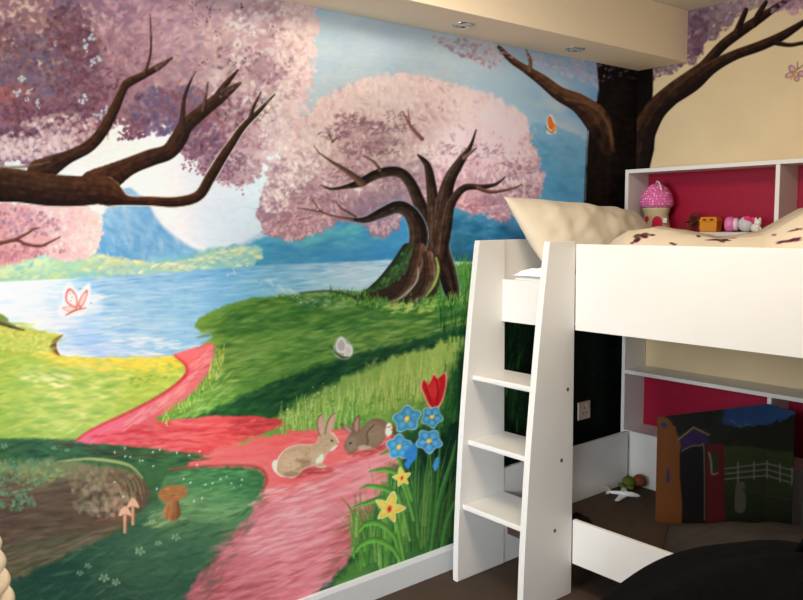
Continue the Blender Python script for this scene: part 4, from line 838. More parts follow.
def grid_mesh(name, P, m=None, parent=None, cols=None, smooth=True):
    """P: (rows, cols, 3) points, optional per-point linear colours"""
    h, w, _ = P.shape
    me = bpy.data.meshes.new(name)
    me.vertices.add(h*w); me.vertices.foreach_set('co', P.reshape(-1).astype(np.float32))
    i = np.arange(h*w).reshape(h, w)
    f = np.stack([i[:-1, :-1], i[:-1, 1:], i[1:, 1:], i[1:, :-1]], -1).reshape(-1, 4)
    nf = len(f)
    me.loops.add(nf*4); me.loops.foreach_set('vertex_index', f.reshape(-1).astype(np.int32))
    me.polygons.add(nf); me.polygons.foreach_set('loop_start', np.arange(nf, dtype=np.int32)*4)
    me.polygons.foreach_set('use_smooth', np.full(nf, smooth))
    me.update(calc_edges=True)
    if cols is not None:
        a = me.color_attributes.new('paint', 'FLOAT_COLOR', 'POINT')
        a.data.foreach_set('color', np.concatenate([cols.reshape(-1, 3), np.ones((h*w, 1))], 1).reshape(-1).astype(np.float32))
    return link(name, me, m, parent)
def sample(img, uv):
    x = np.clip((uv[..., 0]+MX)*S-.5, 0, CW-1.001); y = np.clip((uv[..., 1]+MY)*S-.5, 0, CH-1.001)
    x0 = x.astype(int); y0 = y.astype(int); fx = (x-x0)[..., None]; fy = (y-y0)[..., None]
    return (img[y0, x0]*(1-fx)+img[y0, x0+1]*fx)*(1-fy)+(img[y0+1, x0]*(1-fx)+img[y0+1, x0+1]*fx)*fy

# ================================================================ room shell
BACK_Y = -.045
ROOM_X, ROOM_Y, CEIL_Z, BEAM_Z, BEAM_W = 4.3, -5.2, 2.37, 2.14, .26
# left wall with the mural: a finely sampled plane x = 0, painted from y = -3.5 to the corner
NY, NZ = (720, 640) if not globals().get('QUICK') else (360, 320)
pxs = np.linspace(-60, 629, NY)
ys = np.array([ray_at((p, 300), 0, 0.)[1] for p in pxs]); ys[-1] = BACK_Y; ys[0] = -3.3
zs = np.linspace(0, BEAM_Z+.01, NZ)
YY, ZZ = np.meshgrid(ys, zs)
PW = np.stack([np.zeros_like(YY), YY, ZZ], -1)
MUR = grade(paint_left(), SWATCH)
if CALIBRATED:
    # paint values were picked under room light; divide out its smooth falloff
    def WALL_E(y, z):
        a, b = (y+1.5)/1.5, np.maximum(z, .0)-1.1
        B = np.stack([a**i*b**j for i in range(5) for j in range(5-i)], -1)
        return np.exp(B @ np.array(LEFT_FIT))
else:
    WALL_E = lambda y, z: np.ones(np.shape(y)+(3,))
def albedo(srgb, E):
    c = lin(srgb)/E
    return np.clip(c/np.maximum(c.max(-1, keepdims=True)/.92, 1), .002, .93)
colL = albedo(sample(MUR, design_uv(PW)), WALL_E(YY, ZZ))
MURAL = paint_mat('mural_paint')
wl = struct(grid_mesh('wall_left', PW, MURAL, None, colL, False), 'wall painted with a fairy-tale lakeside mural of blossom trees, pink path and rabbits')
PLASTER = mat('plain_plaster', (200, 206, 206), .85, .1)
struct(board('wall_left', -.05, 0.0, ROOM_Y, -3.3, 0, CEIL_Z, PLASTER, None, 0), 'plain end of the mural wall')
# back wall, cream with the painted branch reaching over
xs = np.concatenate([np.linspace(0, 1.25, 420), np.linspace(1.3, ROOM_X, 12)]); zs2 = np.concatenate([np.linspace(0, 1.2, 30), np.linspace(1.21, CEIL_Z, 400)])
XX, Z2 = np.meshgrid(xs, zs2)
PB = np.stack([XX, np.zeros_like(XX)+BACK_Y, Z2], -1)
BGW = (222, 200, 160)
uvb = design_uv(PB)
uvb[..., 0] -= 200
cb = sample(paint_back(BGW), uvb)
far = np.clip((XX-.8)/.1, 0, 1)[..., None]
far = np.where((Z2 < 1.9)[..., None], far, np.clip((XX-1.05)/.1, 0, 1)[..., None])
cb = cb*(1-far)+np.array(BGW)*far
BACK_E = lambda x, z: np.ones(np.shape(x)+(3,))
struct(grid_mesh('wall_back', PB, paint_mat('back_wall_paint', .85, .1), None, albedo(cb, BACK_E(XX, Z2)), False), 'cream wall with a painted dark branch and mauve blossom')
struct(board('wall_right', ROOM_X, ROOM_X+.05, ROOM_Y, 0, 0, CEIL_Z, mat('pale_wall_paint', (232, 234, 238), .9, .1), None, 0))
FLOORM = mat('brown_floor', (72, 58, 48), .7, .2, .12, 5, .05, 120)
struct(board('floor', 0, ROOM_X, ROOM_Y, 0, -.05, 0, FLOORM, None, 0), 'brown wooden floor')
struct(board('ceiling', 0, ROOM_X, ROOM_Y, 0, CEIL_Z, CEIL_Z+.05, CEIL, None, 0), 'pale ceiling')
struct(board('trim_1', 0, BEAM_W, ROOM_Y, 0, BEAM_Z, CEIL_Z, SOFFIT, None, .002), 'boxed-in cream beam running above the mural')
sk = bmesh.new()
prof = [(0, 0), (.018, 0), (.018, .085), (.012, .098), (0, .10)]
for a, b in ((ROOM_Y, -.25),):
    r0 = [sk.verts.new((x, a, z)) for x, z in prof]; r1 = [sk.verts.new((x, b, z)) for x, z in prof]
    for k in range(len(prof)): sk.faces.new((r0[k], r0[(k+1) % 5], r1[(k+1) % 5], r1[k]))
    sk.faces.new(r0); sk.faces.new(list(reversed(r1)))
struct(fin('baseboard_left', sk, SKIRT), 'white skirting board under the mural')

# downlights in the beam
def downlight(x, y, label):
    t = thing('downlight', label, 'ceiling light', (x, y, BEAM_Z), group='recessed lights in the beam')
    fin('trim_ring', add_lathe(bmesh.new(), [(.026, .004), (.026, -.003), (.032, -.006), (.040, -.004), (.042, .0), (.042, .004)], 36), CHROME, t, True)
    fin('lamp', add_lathe(bmesh.new(), [(.0265, .004), (.0265, .001), (.018, -.002), (0, -.003)], 28), mat('lamp_glass', (232, 228, 214), .2, .5), t, True)
    return t
downlight(.132, -1.349, 'chrome recessed downlight in the beam, nearer the camera')
downlight(.125, -.688, 'chrome recessed downlight in the beam, nearer the corner')

# ================================================================ bookcase along the back wall
BX0, BX1, BY = .060, 2.06, -.22
t = thing('bookcase', 'white open bookcase with cerise pink back panels behind the loft bed', 'bookcase', (BX0, -.1, 0))
def bc(name, x0, x1, y0, y1, z0, z1, m=None, lab=None):
    o = board(name, x0-BX0, x1-BX0, y0+.1, y1+.1, z0, z1, m, t)
    if lab: o['label'] = lab
    return o
W = .018
bc('side_panel', BX0, BX0+W, BY, -.049, 0, 1.655); bc('side_panel', BX1-W, BX1, BY, -.049, 0, 1.655)
bc('top_panel', BX0+W, BX1-W, BY, -.049, 1.637, 1.655)
bc('shelf', BX0+W, BX1-W, BY, -.049, 1.345, 1.363)
bc('shelf', BX0+W, BX1-W, BY, -.049, .682, .70)
bc('shelf', BX0+W, BX1-W, BY, -.049, .388, .406)
bc('plinth', BX0+W, BX1-W, BY+.008, BY+.024, 0, .388)
for xd in (.770, 1.42):
    bc('divider', xd, xd+W, BY+.002, -.055, 1.363, 1.637); bc('divider', xd, xd+W, BY+.002, -.055, .406, .682)
edges = [BX0+W, .770, .770+W, 1.42, 1.42+W, BX1-W]
for i in (0, 2, 4):
    bc('back_panel', edges[i], edges[i+1], -.056, -.050, 1.363, 1.637, PINK, 'cerise pink back panel'); bc('back_panel', edges[i], edges[i+1], -.056, -.050, .406, .682, PINK, 'cerise pink back panel')

# ================================================================ loft bed with its ladder
bed = thing('loft_bed', 'white cabin loft bed with curved ladder ends, against the mural', 'bed', (0, -1.1, 0))
def bp(name, x0, x1, y0, y1, z0, z1, m=None, bev=.0015, parent=None):
    return board(name, x0, x1, y0+1.1, y1+1.1, z0, z1, m, parent or bed, bev)
BED_X1 = 2.04
bp('front_rail', .466, BED_X1, -1.100, -1.082, 1.015, 1.333)
bp('entry_panel', .1155, .4375, -1.118, -1.100, 1.018, 1.188)
bp('headboard', .090, .108, -1.098, -.232, 1.018, 1.345)
bp('footboard', BED_X1-.018, BED_X1, -1.08, -.232, 0, 1.345)
bp('rear_rail', .110, BED_X1-.02, -.250, -.232, 1.018, 1.30)
bp('slat_deck', .110, BED_X1-.02, -1.080, -.252, 1.03, 1.05)
bp('lower_rail', .466, BED_X1-.02, -1.100, -1.082, .118, .290)
bp('lower_end_panel', .094, .112, -1.098, -.232, .0, .405)
BASEM = mat('brown_base_board', (72, 58, 48), .8, .15, .1, 20, .06, 90)
bp('base_board', .113, BED_X1-.02, -1.080, -.232, .12, .150, BASEM)['label'] = 'brown base board'
lad = bpy.data.objects.new('ladder', None); C.objects.link(lad); lad.parent = bed
def stringer(x0, x1, fwd):
    bm = bmesh.new()
    zz = [0, .2, .4, .6, .8, 1.0, 1.15, 1.25, 1.345]; yy = [-1.368, -1.361, -1.349, -1.334, -1.314, -1.292, -1.273, -1.259, -1.246]
    cv = smooth(np.column_stack([np.array(yy)-fwd*(1-np.array(zz)/1.345), zz]), False, 4)
    out = [(-1.101, 0)]+[tuple(p) for p in cv]+[(-1.101, 1.345)]
    vs = [bm.verts.new((x0, y+1.1, z)) for y, z in out]
    f = bm.faces.new(vs)
    r = bmesh.ops.extrude_face_region(bm, geom=[f])
    for v in [g for g in r['geom'] if isinstance(g, bmesh.types.BMVert)]: v.co.x = x1
    bmesh.ops.bevel(bm, geom=[e for e in bm.edges if abs(e.verts[0].co.x-e.verts[1].co.x) < 1e-6], offset=.003, segments=2, affect='EDGES', profile=.5)
    return fin('stringer', bm, WHITE, lad)
s_l = stringer(.088, .115, 0); s_r = stringer(.438, .465, .010)
for zt, yf, yb, zb in ((.820, -1.286, -1.137, .798), (.565, -1.312, -1.169, .535), (.310, -1.340, -1.203, .274)):
    st = board('step', .1155, .4375, yf+1.1, -1.104+1.1, zt-.020, zt, WHITE, lad, .004)
    board('support_batten', .1155, .4375, -1.150+1.1, -1.132+1.1, zt-.06, zt-.0205, WHITE, st, .001)
    b = add_lathe(bmesh.new(), [(0, .0010), (.0065, .0008), (.0075, 0), (.0075, -.002)], 14, mtx=Matrix.Translation((.4655, yb+1.1, zb)) @ Matrix.Rotation(PI/2, 4, 'Y'))
    fin('bolt_head', b, BOLT, lad, True)

# ================================================================ bedding
bm = add_box(bmesh.new(), .112, 2.01, -1.074, -.256, 1.052, 1.20, .035, 4)
mt = fin('mattress', bm, SHEET, None, True); tag(mt, 'white sheeted mattress lying inside the loft bed', 'mattress')
# rumpled edge of the fitted sheet by the ladder opening
def cloth(name, f, nu, nv, m, thick=.0):
    P = np.array([[f(u, v) for u in np.linspace(0, 1, nu)] for v in np.linspace(0, 1, nv)])
    return grid_mesh(name, P, m)
def rump(u, v):
    x = .13+u*.24; y = -1.072+v*.03
    n = mnoise.noise(Vector((x*16, y*12, 1)))*.010+mnoise.noise(Vector((x*34, y*22, 4)))*.004
    e = min(u, 1-u, v*1.5, 1-v)*6
    return (x, y, 1.202+max(0, min(1, e))*(.014+n+.036*u))
sh = cloth('bed_sheet', rump, 46, 40, SHEET); tag(sh, 'crumpled white sheet edge below the cream pillow', 'bed sheet')
# pillow leaning on the headboard: four pointed corners
def pillow(name, TL, TR, BL, BR, th, m, label, seed=0, parent=None, nu=60, nv=44, dent=.035):
    TL, TR, BL, BR = map(Vector, (TL, TR, BL, BR))
    nrm = (TR-TL).cross(BL-TL).normalized()
    out = []
    for s in (1, -1):
        P = np.zeros((nv, nu, 3))
        for j in range(nv):
            b = j/(nv-1)
            for i in range(nu):
                a = i/(nu-1)
                # sides bow inwards between the corners
                aa = a+dent*.15*math.sin(PI*b)*(.5-a)*2*.5; bb = b+dent*math.sin(PI*a)*(.5-b)*2*.5
                p = (TL*(1-aa)+TR*aa)*(1-bb)+(BL*(1-aa)+BR*aa)*bb
                k = (max(0, 4*a*(1-a))**.55)*(max(0, 4*b*(1-b))**.55)
                w = mnoise.noise(Vector((a*7+seed, b*3+a*2, seed*1.3)))*.016+mnoise.noise(Vector((a*16+b*5, b*6, seed+5)))*.007
                fold = .008*math.sin((a*1.0+b*.45)*26)*math.exp(-((a-.62)/.16)**2)*min(1, 3*(1-b))
                P[j, i] = p+nrm*(s*(th*.5*k+(w+fold)*min(1, k*1.4)))
        out.append(P)
    # one closed skin: front and back share the seam
    bm = bmesh.new(); V = {}
    for s in range(2):
        for j in range(nv):
            for i in range(nu):
                edge = i in (0, nu-1) or j in (0, nv-1)
                if s == 1 and edge: V[s, j, i] = V[0, j, i]
                else: V[s, j, i] = bm.verts.new(out[s][j, i])
        for j in range(nv-1):
            for i in range(nu-1):
                try: bm.faces.new((V[s, j, i], V[s, j, i+1], V[s, j+1, i+1], V[s, j+1, i]))
                except ValueError: pass
    o = fin(name, bm, m, parent, True)
    tag(o, label, 'pillow')
    return o
pillow('pillow', (.120, -1.118, 1.517), (.165, -.29, 1.46), (.290, -1.035, 1.220), (.36, -.32, 1.224), .20, COTTON, 'plump cream pillow leaning on the headboard of the loft bed', 3)
# duvet
sk_, zk_ = [-.62, -.45, -.36, -.25, -.16, 0, .15, .26, .31, .5, .8, 1.2, 1.6], [1.27, 1.33, 1.378, 1.388, 1.376, 1.345, 1.368, 1.424, 1.449, 1.49, 1.45, 1.40, 1.36]
def duv_z(x, y):
    s = x-(.695-.545*(y+.5))
    z = np.interp(s, sk_, zk_)
    e = min(1, (-.258-y)/.10, (y+1.078)/.16)
    e = max(0, e)**.5
    n = mnoise.noise(Vector((x*7, y*7, 2)))*.010+mnoise.noise(Vector((x*17, y*13, 7)))*.004
    return 1.235+(z-1.235)*(.35+.65*e)+n*e
NU, NV = 420, 240
DX0, DX1 = .50, 2.0
PD = np.array([[(x, y, duv_z(x, y)) for x in np.linspace(DX0, DX1, NU)] for y in np.linspace(-1.076, -.258, NV)])
xd, yd = np.meshgrid(np.linspace(DX0, DX1, NU), np.linspace(-1.076, -.258, NV))
dcol = np.empty(PD.shape); dcol[:] = (204, 190, 168)
HIT = {}
def motif(px, y, shapes):
    """butterfly stain printed where the fold faces the room; sizes in design units"""
    d = ROT @ np.array([px[0]-PCX, -(px[1]-PCY), -FPX]); hit = None
    for yy in np.linspace(-1.075, -.25, 260):
        p = CAM+d*((yy-CAM[1])/d[1])
        if duv_z(p[0], yy) >= p[2]: hit = p; break
    if hit is None: return
    near = (abs(yd-hit[1]) < .16)
    uv = design_uv(PD)
    for dx, dy, rx, ry, a, col in shapes:
        ux = uv[..., 0]-px[0]-dx; uy = uv[..., 1]-px[1]-dy
        c, s_ = math.cos(a), math.sin(a)
        q = np.hypot((ux*c+uy*s_)/rx, (uy*c-ux*s_)/ry)
        k = (np.clip((1-q)*3, 0, 1)*near)[..., None]
        dcol[:] = dcol*(1-k)+np.array(col)*k
PLUM, OLV = (78, 28, 50), (88, 72, 40)
bfly = [(0, 0, .014, .034, .3, PLUM), (.03, .04, .040, .026, .6, PLUM), (.045, -.03, .034, .026, -.4, OLV), (-.04, .035, .030, .024, 2.4, OLV), (-.03, -.03, .038, .022, .5, PLUM), (.09, .02, .02, .008, .2, PLUM)]
motif((644, 237), 0, [(-7, 3, 5, 2.6, -.5, PLUM), (-7, -1, 4.5, 2.4, -.3, OLV), (0, -1, 5, 2.6, .2, PLUM), (2, -3, 4, 1.6, .1, OLV), (8, -2, 4, 1.2, 0, PLUM), (-12, 6, 2, 1.2, 0, PLUM)])
motif((672, 243.5), 0, [(0, 0, 3.4, 1.2, .2, PLUM), (3, 1, 2.4, .9, -.3, PLUM)])
motif((698.5, 236), 0, [(0, 0, 2.6, 1.5, .3, PLUM)])
motif((721, 240), 0, [(0, 0, 12, 1.2, .05, PLUM), (3, -1, 5, 2.2, 0, PLUM), (-9, 0, 8, .7, 0, PLUM), (10, -2, 7, .6, 0, PLUM), (1, 1.5, 4, 1.2, .2, OLV)])
motif((774, 235), 0, [(0, 0, 3, 1, .1, PLUM)])
motif((789, 241), 0, [(0, 0, 15, 1.6, -.1, PLUM), (6, -2, 8, 1.4, -.2, PLUM), (-8, 1.5, 6, 1, -.3, PLUM)])
motif((795, 230), 0, [(0, 0, 9, 1.0, -.2, PLUM), (4, -1, 4, .8, .2, PLUM)])
for (x, y) in ((1.5, -.6), (1.75, -.85), (1.4, -.9), (1.8, -.4)):
    for dx, dy, rx, ry, a, col in bfly:
        ux = xd-x-dx; uy = yd-y-dy; c, s_ = math.cos(a), math.sin(a)
        k = np.clip((1-np.hypot((ux*c+uy*s_)/rx, (uy*c-ux*s_)/ry))*3, 0, 1)[..., None]; dcol[:] = dcol*(1-k)+np.array(col)*k
du = grid_mesh('duvet', PD, paint_mat('duvet_print', .9, .1, .12), None, lin(dcol), True)
so = du.modifiers.new('thickness', 'SOLIDIFY'); so.thickness = .02; so.offset = -1
tag(du, 'cream duvet printed with plum butterflies spread on the loft bed', 'duvet')

# ================================================================ toys on the bookcase shelf
SZ = 1.3635
POLKA = mat('pink_polka_dot', (206, 88, 148), .85, .1)
nt = POLKA.node_tree; vo = nt.nodes.new('ShaderNodeTexVoronoi'); vo.inputs['Scale'].default_value = 80; vo.inputs['Randomness'].default_value = .25
rp = nt.nodes.new('ShaderNodeValToRGB'); rp.color_ramp.elements[0].position = .26; rp.color_ramp.elements[1].position = .34
rp.color_ramp.elements[0].color = tuple(lin((240, 206, 224)))+(1,); rp.color_ramp.elements[1].color = tuple(lin((214, 100, 158)))+(1,)
tcn = nt.nodes.new('ShaderNodeTexCoord')
nt.links.new(tcn.outputs['Object'], vo.inputs['Vector']); nt.links.new(vo.outputs['Distance'], rp.inputs['Fac']); nt.links.new(rp.outputs['Color'], nt.nodes['Principled BSDF'].inputs['Base Color'])
LINEN = mat('cream_linen', (206, 190, 150), .9, .1, .05, 60, .1, 300)
ROSE = mat('rose_felt', (206, 44, 84), .9, .1, .05, 50)
t = thing('toy_mushroom_house', 'fabric toadstool house with pink polka-dot cap on the bookcase shelf', 'soft toy', (.179, -.140, SZ))
fin('stem', add_lathe(bmesh.new(), [(0, 0), (.058, 0), (.064, .006), (.062, .03), (.056, .06), (.055, .082), (.062, .102), (.066, .114), (.04, .120)], 36), LINEN, t, True)
fin('cap', add_lathe(bmesh.new(), [(.04, .112), (.066, .111), (.077, .118), (.079, .132), (.075, .154), (.064, .182), (.047, .205), (.024, .221), (0, .226)], 40), POLKA, t, True)
def patch(name, w, h, a0, z0, m, round_top=True, n=14):
    bm = bmesh.new(); pts = []
    for k in range(n+1):
        th = PI*k/n; pts.append((math.cos(th)*w, h*.55+math.sin(th)*h*.45))
    pts += [(-w, 0), (w, 0)]
    if not round_top: pts = [(math.cos(2*PI*k/18)*w, h/2+math.sin(2*PI*k/18)*h/2) for k in range(18)]
    front = []
    for x, z in pts:
        zz = z0+z; r = np.interp(zz, [0, .006, .03, .06, .082, .102], [.058, .064, .062, .056, .055, .062])+.007
        a = a0+x/.06
        front.append(bm.verts.new((r*math.cos(a), r*math.sin(a), zz)))
    f = bm.faces.new(front); r2 = bmesh.ops.extrude_face_region(bm, geom=[f])
    for v in [g for g in r2['geom'] if isinstance(g, bmesh.types.BMVert)]: v.co.x *= .93; v.co.y *= .93
    o = fin(name, bm, m, t); return o
patch('door', .021, .060, -.92, .012, ROSE); patch('window', .010, .026, -1.75, .046, ROSE, False)
bm = add_tube(bmesh.new(), smooth([(0, 0, ), (.0, .0)], False, 1).tolist() and [(.0, -.004, .220), (.008, -.012, .234), (.030, -.030, .228), (.050, -.046, .206), (.058, -.052, .190)], .0035, 8)
fin('hanging_loop', bm, mat('white_cord', (226, 216, 200), .9, .1), t, True)
fin('care_tag', add_box(bmesh.new(), .058, .078, -.036, -.034, .040, .062, .0005), SHEET, t)
# little wooden chair
BRN = mat('brown_toy_wood', (96, 46, 26), .6, .3, .1, 40)
t = thing('toy_armchair', 'tiny brown wooden toy chair with arched back beside the toadstool house', 'toy chair', (.358, -.142, SZ), -.35)
fin('seat', add_box(bmesh.new(), -.026, .026, -.022, .022, .018, .026, .002), BRN, t)
bm = add_tube(bmesh.new(), [(-.026, .02, .02)]+[(-.028*math.cos(a), .02, .060+.022*math.sin(a)) for a in np.linspace(0, PI, 13)]+[(.026, .02, .02)], .005, 8)
fin('arched_back', bm, BRN, t, True)
fin('back_slat', add_box(bmesh.new(), -.023, .023, .017, .022, .026, .070, .002), mat('dark_toy_wood', (62, 26, 18), .6, .3), t)
for sx in (-1, 1):
    for sy in (-1, 1): fin('leg', add_tube(bmesh.new(), [(sx*.022, sy*.018, 0), (sx*.022, sy*.018, .02)], .004, 8), BRN, t, True)
fin('armrest', add_tube(bmesh.new(), [(.027, .02, .044), (.028, 0, .044), (.027, -.02, .040), (.027, -.021, .022)], .004, 8), BRN, t, True)
fin('armrest', add_tube(bmesh.new(), [(-.027, .02, .044), (-.028, 0, .044), (-.027, -.02, .040), (-.027, -.021, .022)], .004, 8), BRN, t, True)
# toy treasure chest
AMB = mat('amber_plastic', (206, 130, 20), .4, .4, .06, 60)
t = thing('toy_chest', 'amber yellow toy treasure chest in the middle of the upper shelf', 'toy chest', (.455, -.142, SZ), .12)
bm = bmesh.new()
def frust(bm, w0, d0, z0, w1, d1, z1):
    a = [bm.verts.new((sx*w0, sy*d0, z0)) for sx, sy in ((-1, -1), (1, -1), (1, 1), (-1, 1))]; b = [bm.verts.new((sx*w1, sy*d1, z1)) for sx, sy in ((-1, -1), (1, -1), (1, 1), (-1, 1))]
    bm.faces.new(list(reversed(a))); bm.faces.new(b)
    for k in range(4): bm.faces.new((a[k], a[(k+1) % 4], b[(k+1) % 4], b[k]))
frust(bm, .036, .028, 0, .039, .032, .044)
bmesh.ops.bevel(bm, geom=bm.edges[:], offset=.002, segments=2, affect='EDGES', profile=.5)
fin('body', bm, AMB, t)
bm = bmesh.new(); frust(bm, .042, .035, .0445, .034, .027, .066)
bmesh.ops.bevel(bm, geom=bm.edges[:], offset=.003, segments=2, affect='EDGES', profile=.5)
fin('lid', bm, AMB, t)
for sx in (-1, 1): fin('slot', add_box(bmesh.new(), sx*.016-.008, sx*.016+.008, -.0345, -.030, .050, .056, .001), DARK, t)
fin('side_handle', add_ball(bmesh.new(), (-.043, -.01, .016), .012, .6, 1, 1.2, 14), mat('red_plastic', (186, 30, 48), .4, .4), t, True)
# pink toy jar lying on its side
PK = mat('pink_plastic', (222, 120, 176), .4, .4); GRY = mat('pale_grey_plush', (204, 202, 206), .9, .1, .03, 60, .2, 300)
t = thing('toy_jar', 'small pink toy jar with pale band lying on the upper shelf', 'toy', (.556, -.140, SZ), .25)
MR = Matrix.Translation((0, 0, .033)) @ Matrix.Rotation(PI/2, 4, 'Y')
fin('body', add_lathe(bmesh.new(), [(0, -.03), (.024, -.03), (.032, -.024), (.033, -.004), (.028, .006), (.024, .008)], 28, mtx=MR), PK, t, True)
fin('band', add_lathe(bmesh.new(), [(.026, .006), (.0275, .012), (.026, .022), (.0, .024)], 28, mtx=MR), mat('pale_pink_plastic', (236, 208, 222), .4, .4), t, True)
t = thing('plush_ball', 'round pale grey plush ball with a pink bow beside the pink jar', 'soft toy', (.616, -.140, SZ), .1)
fin('body', add_ball(bmesh.new(), (0, 0, .033), .033, 1.05, .95, 1, 24), GRY, t, True)
bm = bmesh.new(); add_ball(bm, (.012, -.020, .057), .013, 1.2, .7, .9, 14); add_ball(bm, (.034, -.016, .052), .013, 1.2, .7, .9, 14); add_ball(bm, (.023, -.024, .054), .007, 1, 1, 1, 10)
fin('bow', bm, mat('bow_pink', (222, 60, 124), .8, .1), t, True)
# white cat figurine
t = thing('cat_figurine', 'tiny white cat figurine at the right end of the upper shelf toys', 'figurine', (.676, -.178, SZ), -.5)
bm = bmesh.new()
add_ball(bm, (.0, 0, .018), .018, 1.35, .95, 1.0, 20); add_ball(bm, (.014, 0, .040), .0155, 1, .95, .95, 20); add_ball(bm, (.012, 0, .028), .012, 1, 1, 1, 16)
for sy in (-1, 1):
    add_lathe(bm, [(.0075, 0), (.005, .007), (0, .015)], 10, mtx=Matrix.Translation((.014, sy*.009, .049)))
    add_tube(bm, [(.018, sy*.007, .020), (.024, sy*.007, .006), (.028, sy*.007, .004)], [.006, .005, .004], 8)
add_tube(bm, [(-.022, 0, .008), (-.032, .006, .008), (-.034, .014, .012)], [.005, .004, .003], 8)
WC = mat('white_ceramic', (236, 230, 218), .35, .4)
fin('body', bm, WC, t, True)

# ================================================================ under the bed
BZ = .1505
# folding cardboard backdrop with a printed stable and meadow
def backdrop_print():
    cv = Canvas((60, 66, 44))
    o = -200
    q = lambda l: [(x+o, y) for x, y in l]
    grad(cv, q([(640, 370), (803, 370), (803, 440), (640, 440)]), [(0, (52, 100, 172)), (1, (70, 122, 190))], (520, 400), (580, 425), sm=False, tex=.3)
    dabs(cv, q([(720, 418), (745, 420), (770, 424), (795, 426), (795, 432), (720, 428)]), 30, [(180, 196, 214), (150, 176, 210)], (.6, 1.6), 3, .1, .3, (.3, .7), 1.6, 5)
    poly(cv, q([(655, 405), (720, 405), (722, 415), (718, 424), (730, 426), (745, 426), (770, 424), (803, 418), (803, 470), (655, 470)]), (44, 44, 24), 1, 2, 5)
    dabs(cv, q([(655, 410), (720, 412), (735, 428), (803, 424), (803, 452), (655, 450)]), 600, [(58, 60, 28), (34, 34, 20), (76, 74, 36), (46, 52, 26)], (.7, 2), 1.4, 0, 1, (.3, .7), 1.8, 6)
    grad(cv, q([(655, 450), (725, 446), (745, 446), (770, 450), (803, 462), (803, 540), (655, 540)]), [(0, (82, 98, 44)), (.5, (70, 84, 40)), (1, (44, 54, 30))], (540, 446), (540, 520), 1, 1, tex=.3)
    dabs(cv, q([(725, 448), (770, 450), (803, 464), (803, 530), (725, 530)]), 300, [(78, 94, 42), (60, 74, 34), (92, 104, 52)], (.6, 1.5), 3, 0, .3, (.2, .5), 1.6, 5)
    F = (186, 182, 176)
    for y0, yk, y1 in ((470, 463.5, 471), (475, 469.5, 477.5), (480, 475.5, 484)):
        limb(cv, q([(716, y0), (740, (y0+yk)/2), (767, yk)]), [1.3, 1.3, 1.3], F, F, F, 2); limb(cv, q([(767, yk), (795, y1)]), [1.3, 1.3], F, F, F, 2)
    for x, a, b in ((738, 463, 481), (754, 462, 479), (767, 461, 478), (780, 464, 482), (792, 468, 485)): limb(cv, q([(x, a), (x, b)]), [1.5, 1.5], F, F, F, 2)
    poly(cv, q([(736, 484), (738, 482), (743, 482), (745, 485), (745, 510), (735, 510)]), (140, 132, 112), .6); limb(cv, q([(743, 489), (760, 494), (800, 502)]), [2, 2, 2], (112, 106, 90)); limb(cv, q([(745, 492), (770, 502), (800, 514)]), [1.2, 1.2, 1], (96, 92, 80))
    # orange wall with ragged edge
    poly(cv, q([(650, 410), (664, 416), (676, 424), (676, 430), (680, 440), (682, 455), (680, 470), (681, 490), (684, 510), (684, 545), (650, 545)]), (190, 112, 44), .8, .6, 3)
    dab(cv, 664+o, 425, 4, 2.6, .2, (44, 92, 180), 1, 2.5); poly(cv, q([(667, 470), (669, 470), (669.5, 481), (666.5, 482)]), (104, 76, 158), .6)
    poly(cv, q([(663, 414), (690, 412), (712, 411), (712, 424), (690, 432), (678, 432), (674, 424)]), (34, 32, 18), 1, 1.5)
    # doorway, little roof and red half door
    poly(cv, q([(682, 446), (700, 444), (706, 450), (706, 545), (684, 545), (682, 500), (680, 470)]), (26, 20, 18), .8)
    poly(cv, q([(680, 441), (694, 429), (708, 436), (708, 446), (700, 446), (690, 447), (682, 451)]), (78, 54, 118), .6, sm=False)
    limb(cv, q([(678, 440), (693.5, 427.5), (709, 435)]), [2, 2.2, 2], (200, 172, 130), (210, 186, 146), (160, 130, 96), 1)
    limb(cv, q([(682, 451), (692, 446), (700, 446), (704, 450), (704.5, 520)]), [1.4, 1.4, 1.4, 1.4, 1.2], (190, 162, 130), (200, 176, 146), (150, 124, 96), 3)
    poly(cv, q([(706, 446), (720, 443), (724, 446), (725, 530), (706, 530)]), (148, 28, 36), .6, sm=False)
    poly(cv, q([(710, 452), (718, 450), (718, 470), (710, 472)]), (70, 84, 40), .6, sm=False)
    limb(cv, q([(709, 453), (711, 462), (712, 474), (718, 473)]), [2, 2, 2, 1.6], (206, 196, 184), (220, 210, 200), (160, 150, 140), 3)
    return np.clip(cv.a, 0, 255)
bd = thing('cardboard_backdrop', 'folding cardboard backdrop printed with a stable door and fenced meadow, under the bed', 'toy backdrop', (.484, -.571, BZ))
print_img = backdrop_print()
def card(name, a, b, z1a, z1b, nu, nv, shade_gain):
    a = np.array(a); b = np.array(b)
    U, V = np.meshgrid(np.linspace(0, 1, nu), np.linspace(0, 1, nv))
    P = np.stack([a[0]+(b[0]-a[0])*U, a[1]+(b[1]-a[1])*U, BZ+(z1a+(z1b-z1a)*U-BZ)*V], -1)
    uv = design_uv(P); uv[..., 0] -= 200
    c = np.clip(lin(sample(print_img, uv))*shade_gain, 0, .9)  # print colours dimmed here to carry the shade under the bed
    o = grid_mesh(name, P-np.array([.484, -.571, BZ]), paint_mat('shaded_card_print', .6, .3, 0), bd, c, False)
    s = o.modifiers.new('thickness', 'SOLIDIFY'); s.thickness = .004; s.offset = -1 if name == 'main_panel' else -1
    return o
FOLD = ray_at((768, 404), 1, -.285); END = ray_at((795, 412), 1, -.35)
card('main_panel', (.484, -.571), FOLD[:2], ray_at((657, 417), 1, -.571)[2], FOLD[2], 170, 130, .26)
